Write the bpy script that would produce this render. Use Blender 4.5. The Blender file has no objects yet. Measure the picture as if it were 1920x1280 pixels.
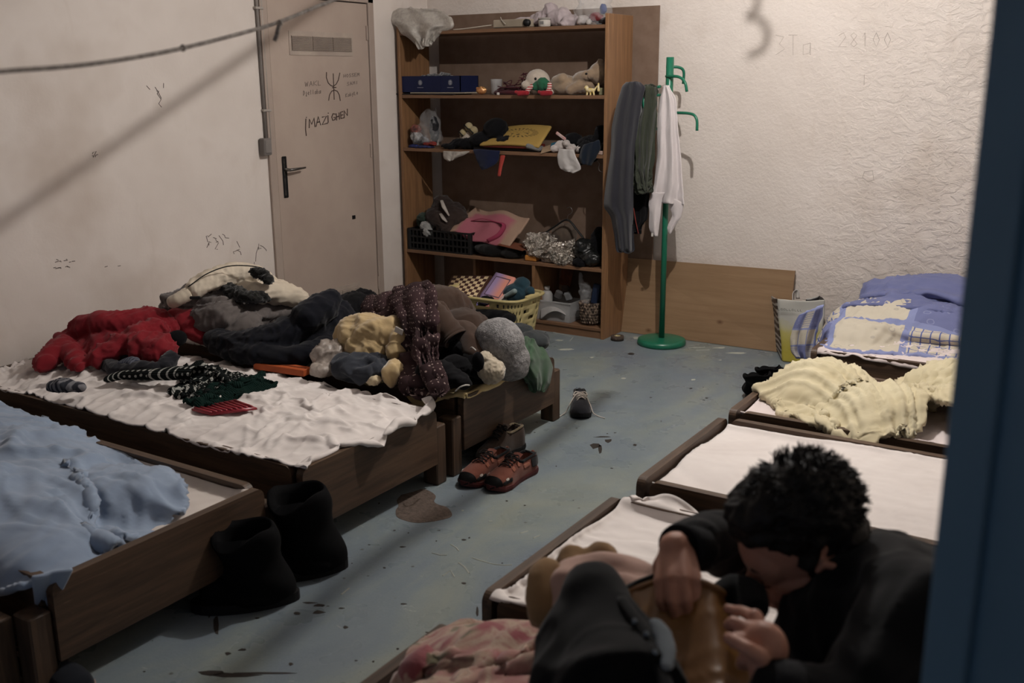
import bpy, bmesh, math, random
import numpy as np
from mathutils import Vector, Matrix, Euler
C = bpy.context.scene.collection
SC = bpy.context.scene
PI = math.pi
# ------------------------------------------------------------------ camera
CAM_R = np.array([[0.84193224, 0.53953629, -0.00711947], [0.12995664, -0.21556462, -0.96780327], [-0.52369969, 0.81389955, -0.25160713]])
CAM_H = 1.62
FPX = 1895.0
cam_d = bpy.data.cameras.new('camera'); cam = bpy.data.objects.new('camera', cam_d); C.objects.link(cam)
r, d, f = CAM_R
M = Matrix(((r[0], -d[0], -f[0], 0), (r[1], -d[1], -f[1], 0), (r[2], -d[2], -f[2], CAM_H), (0, 0, 0, 1)))
cam.matrix_world = M
cam_d.sensor_width = 36; cam_d.lens = FPX / 1920 * 36; cam_d.clip_start = 0.05
cam_d.dof.use_dof = True; cam_d.dof.focus_distance = 5.2; cam_d.dof.aperture_fstop = 4.0
SC.camera = cam
# ------------------------------------------------------------------ world, lights, exposure
SC.view_settings.view_transform = 'Standard'; SC.view_settings.look = 'None'
SC.view_settings.gamma = 1; SC.view_settings.use_curve_mapping = False
SC.view_settings.exposure = 0.0
W = bpy.data.worlds.new('world'); SC.world = W; W.use_nodes = True
W.node_tree.nodes['Background'].inputs[0].default_value = (0.40, 0.54, 0.82, 1)
W.node_tree.nodes['Background'].inputs[1].default_value = 0.30
LAMP = Vector((-1.55, 4.0, 2.72))
ld = bpy.data.lights.new('room_bulb', 'POINT'); ld.energy = 142; ld.shadow_soft_size = 0.015; ld.color = (1.0, 0.955, 0.915)
lo = bpy.data.objects.new('room_bulb', ld); lo.location = LAMP; C.objects.link(lo)
# ------------------------------------------------------------------ pixel to point helpers (used to measure places)
def ray(px, py): return CAM_R.T @ np.array([px - 960., py - 640., FPX])
def P(px, py, z=0.0):
    v = ray(px, py); t = (z - CAM_H) / v[2]; return Vector((v[0] * t, v[1] * t, z))
def PY(px, py, y):
    v = ray(px, py); t = y / v[1]; return Vector((v[0] * t, y, CAM_H + v[2] * t))
def PX(px, py, x):
    v = ray(px, py); t = x / v[0]; return Vector((x, v[1] * t, CAM_H + v[2] * t))
def PD(px, py, dist):
    v = ray(px, py); v = v / np.linalg.norm(v); return Vector((v[0] * dist, v[1] * dist, CAM_H + v[2] * dist))
# ------------------------------------------------------------------ noise
def _h(i, j, k, s):
    with np.errstate(over='ignore'):
        n = (i.astype(np.uint32) * np.uint32(374761393) + j.astype(np.uint32) * np.uint32(668265263) + k.astype(np.uint32) * np.uint32(2147483647 - 5432) + np.uint32(s * 974711 & 0xffffffff))
        n = (n ^ (n >> np.uint32(13))) * np.uint32(1274126177); n = n ^ (n >> np.uint32(16))
    return n.astype(np.float64) / 4294967295.0
def vn(p, s=0):
    p = np.asarray(p, float); f0 = np.floor(p); t = p - f0; t = t * t * (3 - 2 * t); i = f0.astype(np.int64)
    r = 0
    for a in (0, 1):
        for b in (0, 1):
            for c in (0, 1):
                w = (t[..., 0] if a else 1 - t[..., 0]) * (t[..., 1] if b else 1 - t[..., 1]) * (t[..., 2] if c else 1 - t[..., 2])
                r = r + w * _h(i[..., 0] + a, i[..., 1] + b, i[..., 2] + c, s)
    return r * 2 - 1
def fbm(p, o=3, s=0):
    r = 0; a = 1
    for k in range(o): r = r + a * vn(np.asarray(p) * 2 ** k, s + k); a *= .5
    return r
# ------------------------------------------------------------------ materials
def lin(c):
    return tuple(((x / 255 / 12.92) if x / 255 <= .04045 else ((x / 255 + .055) / 1.055) ** 2.4) for x in c) + (1,)
MC = {}
def NT(name, rough=.8, metal=0, spec=.3):
    m = bpy.data.materials.new(name); m.use_nodes = True; nt = m.node_tree; b = nt.nodes['Principled BSDF']
    b.inputs['Roughness'].default_value = rough; b.inputs['Metallic'].default_value = metal; b.inputs['Specular IOR Level'].default_value = spec
    return m, nt, b
def N(nt, t, **k):
    n = nt.nodes.new(t)
    for a, v in k.items():
        if a.startswith('i_'):
            n.inputs[a[2:].replace('_', ' ')].default_value = v
        else: setattr(n, a, v)
    return n
def L(nt, a, b): nt.links.new(a, b)
def coord(nt, kind='Object', sc=(1, 1, 1), rot=(0, 0, 0)):
    t = N(nt, 'ShaderNodeTexCoord'); m = N(nt, 'ShaderNodeMapping'); L(nt, t.outputs[kind], m.inputs[0])
    m.inputs['Scale'].default_value = sc; m.inputs['Rotation'].default_value = rot; return m.outputs[0]
def noise(nt, co, sc, det=4, ro=.55, dist=0):
    n = N(nt, 'ShaderNodeTexNoise'); n.inputs['Scale'].default_value = sc; n.inputs['Detail'].default_value = det
    n.inputs['Roughness'].default_value = ro; n.inputs['Distortion'].default_value = dist; L(nt, co, n.inputs['Vector']); return n.outputs[0]
def ramp(nt, src, stops):
    r = N(nt, 'ShaderNodeValToRGB'); L(nt, src, r.inputs[0]); e = r.color_ramp.elements
    while len(e) < len(stops): e.new(.5)
    for q, (p, c) in zip(e, stops): q.position = p; q.color = c if len(c) == 4 else lin(c)
    return r.outputs[0]
def mix(nt, f, a, b, mode='MIX'):
    m = N(nt, 'ShaderNodeMix', data_type='RGBA', blend_type=mode)
    for i, v in ((0, f), (6, a), (7, b)):
        if hasattr(v, 'links'): L(nt, v, m.inputs[i])
        else: m.inputs[i].default_value = v
    return m.outputs[2]
def mth(nt, op, a, b=None, c=None):
    m = N(nt, 'ShaderNodeMath', operation=op)
    for i, v in enumerate((a, b, c)):
        if v is None: continue
        if hasattr(v, 'links'): L(nt, v, m.inputs[i])
        else: m.inputs[i].default_value = v
    return m.outputs[0]
def bumpn(nt, b, hgt, st, dist=.01, normal=None):
    n = N(nt, 'ShaderNodeBump'); n.inputs['Strength'].default_value = st; n.inputs['Distance'].default_value = dist
    L(nt, hgt, n.inputs['Height'])
    if normal: L(nt, normal, n.inputs['Normal'])
    L(nt, n.outputs[0], b.inputs['Normal']); return n.outputs[0]
def mat(name, col, col2=None, sc=4, rough=.85, metal=0, spec=.25, bump=.25, bsc=250, bdist=.002, lo=.35, hi=.7):
    if name in MC: return MC[name]
    m, nt, b = NT(name, rough, metal, spec); co = coord(nt)
    col2 = col2 or tuple(x * .82 for x in col)
    L(nt, ramp(nt, noise(nt, co, sc), [(lo, col), (hi, col2)]), b.inputs['Base Color'])
    if bump: bumpn(nt, b, noise(nt, co, bsc, 2), bump, bdist)
    MC[name] = m; return m
def wood(name, col, col2, axis=0, sc=3, rough=.55, scratch=None, spec=.35, knots=False):
    if name in MC: return MC[name]
    m, nt, b = NT(name, rough, 0, spec); s = [14, 14, 14]; s[axis] = .9
    co = coord(nt, sc=tuple(s)); n1 = noise(nt, co, sc, 6, .6, .6)
    c = ramp(nt, n1, [(.3, col), (.5, tuple(x * .5 + y * .5 for x, y in zip(col, col2))), (.68, col2)])
    c2 = coord(nt); c = mix(nt, mth(nt, 'MULTIPLY', noise(nt, c2, 3), .35), c, lin(tuple(x * .7 for x in col2)))
    if knots:
        v = N(nt, 'ShaderNodeTexVoronoi'); v.inputs['Scale'].default_value = 3.2; L(nt, coord(nt, sc=(1, 1, 1.6)), v.inputs['Vector'])
        c = mix(nt, ramp(nt, v.outputs['Distance'], [(.0, (255, 255, 255)), (.03, (200, 200, 200)), (.09, (0, 0, 0))]), c, lin((80, 50, 32)))
    if scratch:
        s2 = [90, 90, 90]; s2[axis] = 7
        n2 = noise(nt, coord(nt, sc=tuple(s2)), 1.2, 3, .7)
        c = mix(nt, ramp(nt, n2, [(.66, (0, 0, 0)), (.74, (130, 130, 130))]), c, lin(scratch))
    L(nt, c, b.inputs['Base Color']); bumpn(nt, b, n1, .15, .003); MC[name] = m; return m
def glassy(name, col=(230, 235, 240), alpha=.3, rough=.2, spec=.6):
    if name in MC: return MC[name]
    m, nt, b = NT(name, rough, 0, spec); b.inputs['Base Color'].default_value = lin(col); b.inputs['Alpha'].default_value = alpha
    co = coord(nt); bumpn(nt, b, noise(nt, co, 30, 3), .4, .01); MC[name] = m; return m
# ------------------------------------------------------------------ object helpers
def link(o): C.objects.link(o); return o
def thing(name, label, cat, loc=(0, 0, 0), rz=0, group=None, rot=None):
    o = bpy.data.objects.new(name, None); o.empty_display_size = .05; o.location = loc; o.rotation_euler = rot or (0, 0, rz)
    o['label'] = label; o['category'] = cat
    if group: o['group'] = group
    return link(o)
def tag(o, label=None, cat=None, group=None, kind=None):
    for k, v in (('label', label), ('category', cat), ('group', group), ('kind', kind)):
        if v: o[k] = v
    return o
class G:
    def __init__(s): s.v = []; s.f = []
    def add(s, v, f):
        o = len(s.v); s.v.extend([tuple(q) for q in v]); s.f.extend([tuple(i + o for i in q) for q in f]); return s
    def box(s, c, d, bev=0, rot=None, seg=1):
        bm = bmesh.new(); bmesh.ops.create_cube(bm, size=1)
        for v in bm.verts: v.co = Vector((v.co.x * d[0], v.co.y * d[1], v.co.z * d[2]))
        if bev: bmesh.ops.bevel(bm, geom=bm.edges[:], offset=min(bev, min(d) * .45), segments=seg, affect='EDGES', profile=.5)
        R = Euler(rot).to_matrix() if rot else Matrix.Identity(3)
        bm.verts.index_update()
        s.add([R @ v.co + Vector(c) for v in bm.verts], [[v.index for v in f.verts] for f in bm.faces]); bm.free(); return s
    def bx(s, lo, hi, bev=0, seg=1):
        return s.box([(a + b) / 2 for a, b in zip(lo, hi)], [abs(b - a) for a, b in zip(lo, hi)], bev, seg=seg)
    def tube(s, pts, r, n=8, cap=True, flat=1.0, closed=False):
        pts = [Vector(p) for p in pts]; k = len(pts); rs = r if hasattr(r, '__len__') else [r] * k
        up = Vector((0, 0, 1)); vs = []; prev = None
        for i, p in enumerate(pts):
            a = pts[(i - 1) % k] if (i or closed) else p; b_ = pts[(i + 1) % k] if (i < k - 1 or closed) else p
            t = (b_ - a).normalized() if (b_ - a).length > 1e-9 else Vector((0, 0, 1))
            if prev is None:
                x = t.cross(up) if abs(t.dot(up)) < .95 else t.cross(Vector((1, 0, 0)))
            else: x = prev - t * prev.dot(t)
            x.normalize(); prev = x; y = t.cross(x)
            for j in range(n):
                an = 2 * PI * j / n; vs.append(p + (x * math.cos(an) + y * math.sin(an) * flat) * rs[i])
        fs = []
        for i in range(k if closed else k - 1):
            for j in range(n):
                i2 = (i + 1) % k; fs.append((i * n + j, i * n + (j + 1) % n, i2 * n + (j + 1) % n, i2 * n + j))
        if cap and not closed: fs.append(tuple(range(n))[::-1]); fs.append(tuple((k - 1) * n + j for j in range(n)))
        return s.add(vs, fs)
    def lathe(s, prof, c=(0, 0, 0), n=20, sx=1, sy=1, ax=None):
        vs = []; fs = []; R = ax or Matrix.Identity(3)
        for (r_, z) in prof:
            for j in range(n):
                a = 2 * PI * j / n; vs.append(R @ Vector((r_ * math.cos(a) * sx, r_ * math.sin(a) * sy, z)) + Vector(c))
        for i in range(len(prof) - 1):
            for j in range(n): fs.append((i * n + j, i * n + (j + 1) % n, (i + 1) * n + (j + 1) % n, (i + 1) * n + j))
        if prof[0][0] > 1e-4: fs.append(tuple(range(n))[::-1])
        if prof[-1][0] > 1e-4: fs.append(tuple((len(prof) - 1) * n + j for j in range(n)))
        return s.add(vs, fs)
    def ell(s, c, r, n=16, m=10, rot=None):
        R = Euler(rot).to_matrix() if rot else Matrix.Identity(3); vs = []; fs = []
        for i in range(m + 1):
            t = PI * i / m
            for j in range(n):
                a = 2 * PI * j / n; vs.append(R @ Vector((r[0] * math.sin(t) * math.cos(a), r[1] * math.sin(t) * math.sin(a), r[2] * math.cos(t))) + Vector(c))
        for i in range(m):
            for j in range(n): fs.append((i * n + j, (i + 1) * n + j, (i + 1) * n + (j + 1) % n, i * n + (j + 1) % n))
        return s.add(vs, fs)
    def cap(s, a, b, ra, rb, n=12):   # tapered capsule
        a = Vector(a); b = Vector(b); t = (b - a); l = t.length; t.normalize(); pts = []; rs = []
        for k in range(4): q = k / 4 * PI / 2; pts.append(a - t * ra * math.cos(q)); rs.append(max(ra * math.sin(q), 1e-4))
        pts += [a, b]; rs += [ra, rb]
        for k in range(1, 5): q = k / 4 * PI / 2; pts.append(b + t * rb * math.sin(q)); rs.append(max(rb * math.cos(q), 1e-4))
        return s.tube(pts, rs, n)
    def prism(s, pts, z0, z1):   # polygon in xy
        n = len(pts); vs = [(p[0], p[1], z0) for p in pts] + [(p[0], p[1], z1) for p in pts]
        fs = [tuple(range(n))[::-1], tuple(range(n, 2 * n))] + [(i, (i + 1) % n, (i + 1) % n + n, i + n) for i in range(n)]
        return s.add(vs, fs)
    def xf(s, mtx):
        s.v = [tuple(mtx @ Vector(q)) for q in s.v]; return s
    def build(s, name, m, parent=None, smooth=False, label=None, fix=False):
        me = bpy.data.meshes.new(name); me.from_pydata(s.v, [], s.f); me.materials.append(m)
        if fix:
            bm = bmesh.new(); bm.from_mesh(me); bmesh.ops.remove_doubles(bm, verts=bm.verts, dist=1e-5); bmesh.ops.recalc_face_normals(bm, faces=bm.faces); bm.to_mesh(me); bm.free()
        if smooth: me.shade_smooth()
        me.update(); o = bpy.data.objects.new(name, me); link(o)
        if parent: o.parent = parent
        if label: o['label'] = label
        return o
def structure(o): o['kind'] = 'structure'; return o
def copy_thing(root, loc=None, rz=None, label=None, rot=None):
    c = root.copy(); link(c)
    if loc is not None: c.location = loc
    if rz is not None: c.rotation_euler = (0, 0, rz)
    if rot is not None: c.rotation_euler = rot
    if label: c['label'] = label
    for ch in list(root.children):
        d_ = ch.copy(); link(d_); d_.parent = c
        for g in ch.children: e_ = g.copy(); link(e_); e_.parent = d_
    return c
def bake(o):   # evaluate the modifiers of o into its mesh
    dg = bpy.context.evaluated_depsgraph_get(); dg.update(); me = bpy.data.meshes.new_from_object(o.evaluated_get(dg))
    old = o.data; o.modifiers.clear(); o.data = me; bpy.data.meshes.remove(old); return o
def vox(o, size, smooth=4, disp=None):
    m = o.modifiers.new('r', 'REMESH'); m.mode = 'VOXEL'; m.voxel_size = size
    if smooth: q = o.modifiers.new('s', 'SMOOTH'); q.factor = .5; q.iterations = smooth
    bake(o); me = o.data
    if disp:
        n = len(me.vertices); co = np.empty(n * 3); me.vertices.foreach_get('co', co); co = co.reshape(-1, 3)
        no = np.empty(n * 3); me.vertices.foreach_get('normal', no); no = no.reshape(-1, 3)
        co = co + no * disp(co)[:, None]; me.vertices.foreach_set('co', co.ravel())
    me.shade_smooth(); me.update(); return o
def folds(amp, fr=6, seed=0, ani=(1, 1, 1), sharp=1.0):
    def fn(c):
        q = c * np.array(ani); w = np.stack([fbm(q * fr * .6, 2, seed + 10 * k) for k in range(3)], -1)
        n = 1 - np.abs(fbm(q * fr + w * .9, 2, seed)) * 2; rg = 0
        for k in range(3):
            an = vn(c * .9 + 7.7 * k, seed + k) * 1.8 + k * 1.05; ca, sa = np.cos(an), np.sin(an); h = c[:, 0] + .6 * c[:, 2]; h2 = c[:, 1] - .6 * c[:, 2]
            x = h * ca + h2 * sa; y = -h * sa + h2 * ca; z = c[:, 2]
            p_ = np.stack([x * 1.5, y * .5, z * .9], -1) * fr * (.7 + .4 * k); p_ = p_ + .45 * vn(p_ * .8 + 3.1, seed + 20 + k)[:, None]
            r_ = np.clip(1 - np.abs(vn(p_, seed + 40 + k)) * 2.6, 0, 1) ** 1.5; rg = rg + r_ * np.clip(vn(c * fr * .4 + 9 * k, seed + 60 + k) * 1.5 + .5, 0, 1) / (1 + .4 * k)
        return amp * (n * sharp * .55 + .62 * (rg - .35) + .2 * fbm(q * fr * 2.5, 2, seed + 5))
    return fn
def folds2(*a):
    fs = [folds(*q) for q in a]; return lambda c: sum(f_(c) for f_ in fs)
# ------------------------------------------------------------------ height map of the room and cloth simulation
HX0, HY0, HR = -4.7, -.3, .01
HM = np.zeros((620, 640))
def hbox(x0, x1, y0, y1, z):
    a, b = [int(round((q - HX0) / HR)) for q in (x0, x1)]; c, d_ = [int(round((q - HY0) / HR)) for q in (y0, y1)]
    s = HM[max(a, 0):b + 1, max(c, 0):d_ + 1]; np.maximum(s, z, out=s)
def hell(x, y, rx, ry, h, rot=0, base=None):
    X, Y = np.meshgrid(HX0 + HR * np.arange(HM.shape[0]), HY0 + HR * np.arange(HM.shape[1]), indexing='ij')
    dx = X - x; dy = Y - y; a = dx * math.cos(rot) + dy * math.sin(rot); b = -dx * math.sin(rot) + dy * math.cos(rot)
    q = 1 - (a / rx) ** 2 - (b / ry) ** 2; z = (hs(x, y) if base is None else base) + h * np.sqrt(np.clip(q, 0, 1)); HM[q > 0] = np.maximum(HM, z)[q > 0]
def hs(x, y, H=None):
    H = HM if H is None else H
    a = np.clip((np.asarray(x, float) - HX0) / HR, 0, H.shape[0] - 2.001); b = np.clip((np.asarray(y, float) - HY0) / HR, 0, H.shape[1] - 2.001)
    i = a.astype(int); j = b.astype(int); u = a - i; v = b - j
    return H[i, j] * (1 - u) * (1 - v) + H[i + 1, j] * u * (1 - v) + H[i, j + 1] * (1 - u) * v + H[i + 1, j + 1] * u * v
def hput(Pt):   # rasterise a grid of points into the height map
    Q = np.asarray(Pt)
    for _ in range(2):
        A = np.empty((Q.shape[0] * 2 - 1, Q.shape[1], 3)); A[::2] = Q; A[1::2] = (Q[1:] + Q[:-1]) / 2
        B = np.empty((A.shape[0], A.shape[1] * 2 - 1, 3)); B[:, ::2] = A; B[:, 1::2] = (A[:, 1:] + A[:, :-1]) / 2; Q = B
    i = np.clip(((Q[..., 0] - HX0) / HR + .5).astype(int), 0, HM.shape[0] - 1).ravel(); j = np.clip(((Q[..., 1] - HY0) / HR + .5).astype(int), 0, HM.shape[1] - 1).ravel()
    np.maximum.at(HM, (i, j), Q[..., 2].ravel())
def PZ(px, py, off=.0):
    z = .4
    for _ in range(6): q = P(px, py, z); z = float(hs(q.x, q.y)) + off
    return P(px, py, z)
def gridnorm(A):
    du = np.gradient(A, axis=0); dv = np.gradient(A, axis=1); n = np.cross(du, dv); return n / (np.linalg.norm(n, axis=-1, keepdims=True) + 1e-12)
def sim(Q, w, h, steps=110, iters=7, bend=.15, press=0, fr=.6, pin=None, thk=.004, damp=.96, g=.0025, hm=None):
    n, m = Q.shape[:2]; Lu, Lv = w / (n - 1), h / (m - 1); Ld = math.hypot(Lu, Lv); prev = Q.copy(); Q0 = Q.copy()
    H = HM.copy() if hm is None else hm
    def con(a, b, Lr, k):
        d_ = Q[b] - Q[a]; l = np.sqrt((d_ * d_).sum(-1, keepdims=True)) + 1e-9; c = d_ * (k * (l - Lr) / l); Q[a] += c; Q[b] -= c
    S = slice
    for s in range(steps):
        V = (Q - prev) * damp; prev = Q.copy(); Q += np.clip(V, -.02, .02); Q[..., 2] -= g
        if press: Q += gridnorm(Q) * press
        for it in range(iters):
            con((S(0, -1),), (S(1, None),), Lu, .32); con((S(None), S(0, -1)), (S(None), S(1, None)), Lv, .32)
            con((S(0, -1), S(0, -1)), (S(1, None), S(1, None)), Ld, .15); con((S(0, -1), S(1, None)), (S(1, None), S(0, -1)), Ld, .15)
            if bend: con((S(0, -2),), (S(2, None),), Lu * 2, bend * .3); con((S(None), S(0, -2)), (S(None), S(2, None)), Lv * 2, bend * .3)
            if it % 3 == 2 or it == iters - 1:
                z = hs(Q[..., 0], Q[..., 1], H) + thk; c = Q[..., 2] < z; Q[..., 2] = np.where(c, z, Q[..., 2])
                Q[..., 0] = np.maximum(Q[..., 0], -4.5)
        Q[..., :2] = np.where(c[..., None], prev[..., :2] + (Q - prev)[..., :2] * (1 - fr), Q[..., :2])
        if pin is not None: Q[pin] = Q0[pin]
    return Q
def gridobj(name, A, m, parent=None, thick=.004, keep=None, uvs=(1, 1), sub=1, label=None, closed_u=False):
    n, mm = A.shape[:2]; Nn = gridnorm(A); B = A - Nn * thick; v = np.concatenate([A.reshape(-1, 3), B.reshape(-1, 3)])
    K = np.ones((n - 1, mm - 1), bool) if keep is None else keep; off = n * mm; fs = []
    idx = lambda i, j: i * mm + j
    for i in range(n - 1):
        for j in range(mm - 1):
            if not K[i, j]: continue
            a, b, c, d_ = idx(i, j), idx(i + 1, j), idx(i + 1, j + 1), idx(i, j + 1); fs.append((a, b, c, d_)); fs.append((a + off, d_ + off, c + off, b + off))
            if i == 0 or not K[i - 1, j]: fs.append((a, d_, d_ + off, a + off))
            if i == n - 2 or not K[i + 1, j]: fs.append((c, b, b + off, c + off))
            if j == 0 or not K[i, j - 1]: fs.append((b, a, a + off, b + off))
            if j == mm - 2 or not K[i, j + 1]: fs.append((d_, c, c + off, d_ + off))
    used = sorted({q for f_ in fs for q in f_}); mp = {q: k for k, q in enumerate(used)}
    me = bpy.data.meshes.new(name); me.from_pydata([tuple(v[q]) for q in used], [], [tuple(mp[q] for q in f_) for f_ in fs]); me.materials.append(m)
    uv = me.uv_layers.new(name='uv'); li = np.empty(len(me.loops), int); me.loops.foreach_get('vertex_index', li)
    us = np.array(used)[li] % off; U = np.stack([(us // mm) / (n - 1) * uvs[0], (us % mm) / (mm - 1) * uvs[1]], -1); uv.data.foreach_set('uv', U.ravel())
    me.shade_smooth(); me.update(); o = bpy.data.objects.new(name, me); link(o)
    if parent: o.parent = parent
    if label: o['label'] = label
    if sub: q = o.modifiers.new('sub', 'SUBSURF'); q.levels = sub; q.render_levels = sub
    return o
def quadgrid(c, n, m):   # four corners (u0v0,u1v0,u1v1,u0v1) to a grid
    c = [np.array(q, float) for q in c]; u = np.linspace(0, 1, n)[:, None, None]; v = np.linspace(0, 1, m)[None, :, None]
    return (1 - u) * (1 - v) * c[0] + u * (1 - v) * c[1] + u * v * c[2] + (1 - u) * v * c[3]
def blobmask(n, m, seed, k=.25, p=2.6):
    u = np.linspace(-1, 1, n - 1)[:, None]; v = np.linspace(-1, 1, m - 1)[None, :]; a = np.arctan2(v + 0 * u, u + 0 * v)
    w = 1 + k * fbm(np.stack([np.cos(a) * 1.3, np.sin(a) * 1.3, a * 0 + seed], -1), 3, seed); return (np.abs(u) ** p + np.abs(v) ** p) < w ** p * .92
def upsamp(Q):
    for ax in (0, 1):
        Q = np.moveaxis(Q, ax, 0); n = Q.shape[0]; A = np.empty((2 * n - 1,) + Q.shape[1:]); A[::2] = Q; A[1::2] = (Q[1:] + Q[:-1]) / 2
        B = A.copy(); B[1:-1] = (A[:-2] + 2 * A[1:-1] + A[2:]) / 4; Q = np.moveaxis(B, 0, ax)
    return Q
def crease(Q, amp, fr, seed, ani=1.8):
    """sharp little cloth folds as relief on a grid of points"""
    c = Q.copy(); rg = 0
    for k in range(3):
        an = vn(c * .9 * np.array([1, 1, .3]) + 7.7 * k, seed + k)[..., None] * 1.6 + k * 1.05; ca, sa = np.cos(an)[..., 0], np.sin(an)[..., 0]
        x = c[..., 0] * ca + c[..., 1] * sa; y = -c[..., 0] * sa + c[..., 1] * ca
        q = np.stack([x * fr * ani, y * fr / ani, c[..., 2] * fr * .6], -1) * (1 + .55 * k); w = .5 * vn(q * .9 + 3.1, seed + 20 + k)
        n = vn(q + w[..., None], seed + 40 + k); r_ = np.clip(1 - np.abs(n) * 2.4, 0, 1) ** 1.6; m_ = np.clip(vn(c * fr * .35 + 9.1 * k, seed + 60 + k) * 1.4 + .45, 0, 1)
        rg = rg + r_ * m_ / (1 + .5 * k)
    rg = rg - rg.mean() * .6; return Q + gridnorm(Q) * (amp * rg)[..., None]
def cloth(name, m, corners, size, res=.016, z0=.03, amp=.02, seed=1, steps=110, bend=.12, press=0, thick=.005, mask=None, sub=0, put=True, label=None, cat='clothing',
          group=None, pin_edge=False, uvs=None, fr=.9, iters=7, nf=9, damp=.96, parent=None, cr=(.007, 7), up=True, lap=0, cr2=None):
    n = max(8, int(size[0] / res)); k = max(8, int(size[1] / res)); Q = quadgrid(corners, n, k)
    nz = np.stack([fbm(Q * nf, 2, seed + s_) for s_ in range(3)], -1); Q[..., :2] += nz[..., :2] * amp * .5
    Q[..., 2] = hs(Q[..., 0], Q[..., 1]) + z0 + (nz[..., 2] + 1) * amp
    pin = None
    if pin_edge:
        pin = np.zeros((n, k), bool); pin[0] = pin[-1] = True; pin[:, 0] = pin[:, -1] = True
        Q[pin, 2] = hs(Q[pin][:, 0], Q[pin][:, 1]) + .004
    if steps: Q = sim(Q, size[0], size[1], steps, iters, bend, press, fr, pin, damp=damp)
    for _ in range(lap):
        R_ = Q.copy(); R_[1:-1] += .25 * (Q[:-2] + Q[2:] - 2 * Q[1:-1]); Q = R_.copy(); Q[:, 1:-1] += .25 * (R_[:, :-2] + R_[:, 2:] - 2 * R_[:, 1:-1])
    if put: hput(Q)
    if up: Q = upsamp(Q); n, k = Q.shape[:2]
    if cr: Q = crease(Q, cr[0], cr[1], seed)
    if cr2: Q = crease(Q, cr2[0], cr2[1], seed + 5, 2.4)
    keep = blobmask(n, k, seed, *mask) if mask else None
    o = gridobj(name, Q, m, parent, thick, keep, uvs or (size[0], size[1]), sub)
    if not parent: tag(o, label, cat, group)
    elif label: o['label'] = label
    return o, Q
# ================================================================== SETTING
XL, YB, ZC, XR, YF = -4.53, 5.97, 2.98, 0.95, -1.6
def plaster():
    m, nt, b = NT('plaster', .92, 0, .15); co = coord(nt)
    sx = N(nt, 'ShaderNodeSeparateXYZ'); L(nt, co, sx.inputs[0])
    c = ramp(nt, noise(nt, co, 1.1, 4, .6), [(.3, (206, 196, 188)), (.55, (218, 209, 202)), (.75, (198, 186, 176))])
    st = ramp(nt, noise(nt, coord(nt, sc=(2.2, 2.2, .8)), 2.3, 5, .6, .5), [(.60, (0, 0, 0)), (.74, (110, 110, 110))])
    c = mix(nt, st, c, lin((170, 148, 128)))
    # grime near the bottom of the walls, as a worn band
    low = mth(nt, 'MULTIPLY', mth(nt, 'SUBTRACT', 1.0, N_clamp(nt, sx.outputs[2], .2, .75)), .5)
    c = mix(nt, mth(nt, 'MULTIPLY', low, noise(nt, co, 5, 4)), c, lin((158, 138, 122)))
    L(nt, c, b.inputs['Base Color'])
    rough = N_clamp(nt, sx.outputs[0], -1.9, -.6)
    rr = mth(nt, 'ADD', mth(nt, 'MULTIPLY', rough, .9), .07)
    n1 = noise(nt, coord(nt, sc=(1, 1, 1.5)), 15, 6, .62, .6); n2 = noise(nt, co, 55, 4, .6)
    rg = ramp(nt, n1, [(.42, (0, 0, 0)), (.52, (200, 200, 200)), (.6, (255, 255, 255))])
    h1 = mth(nt, 'MULTIPLY', rg, rr); h = mth(nt, 'ADD', mth(nt, 'MULTIPLY', h1, .8), mth(nt, 'MULTIPLY', n2, .35))
    onb = N_clamp(nt, sx.outputs[1], 5.8, 5.9)      # only the far wall is rough cast
    h = mth(nt, 'MULTIPLY', h, mth(nt, 'ADD', mth(nt, 'MULTIPLY', onb, .85), .15))
    bumpn(nt, b, h, .55, .02); return m
def N_clamp(nt, v, a, b_):
    n = N(nt, 'ShaderNodeMapRange'); n.clamp = True; L(nt, v, n.inputs[0]); n.inputs[1].default_value = a; n.inputs[2].default_value = b_; return n.outputs[0]
M_PL = plaster()
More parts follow.
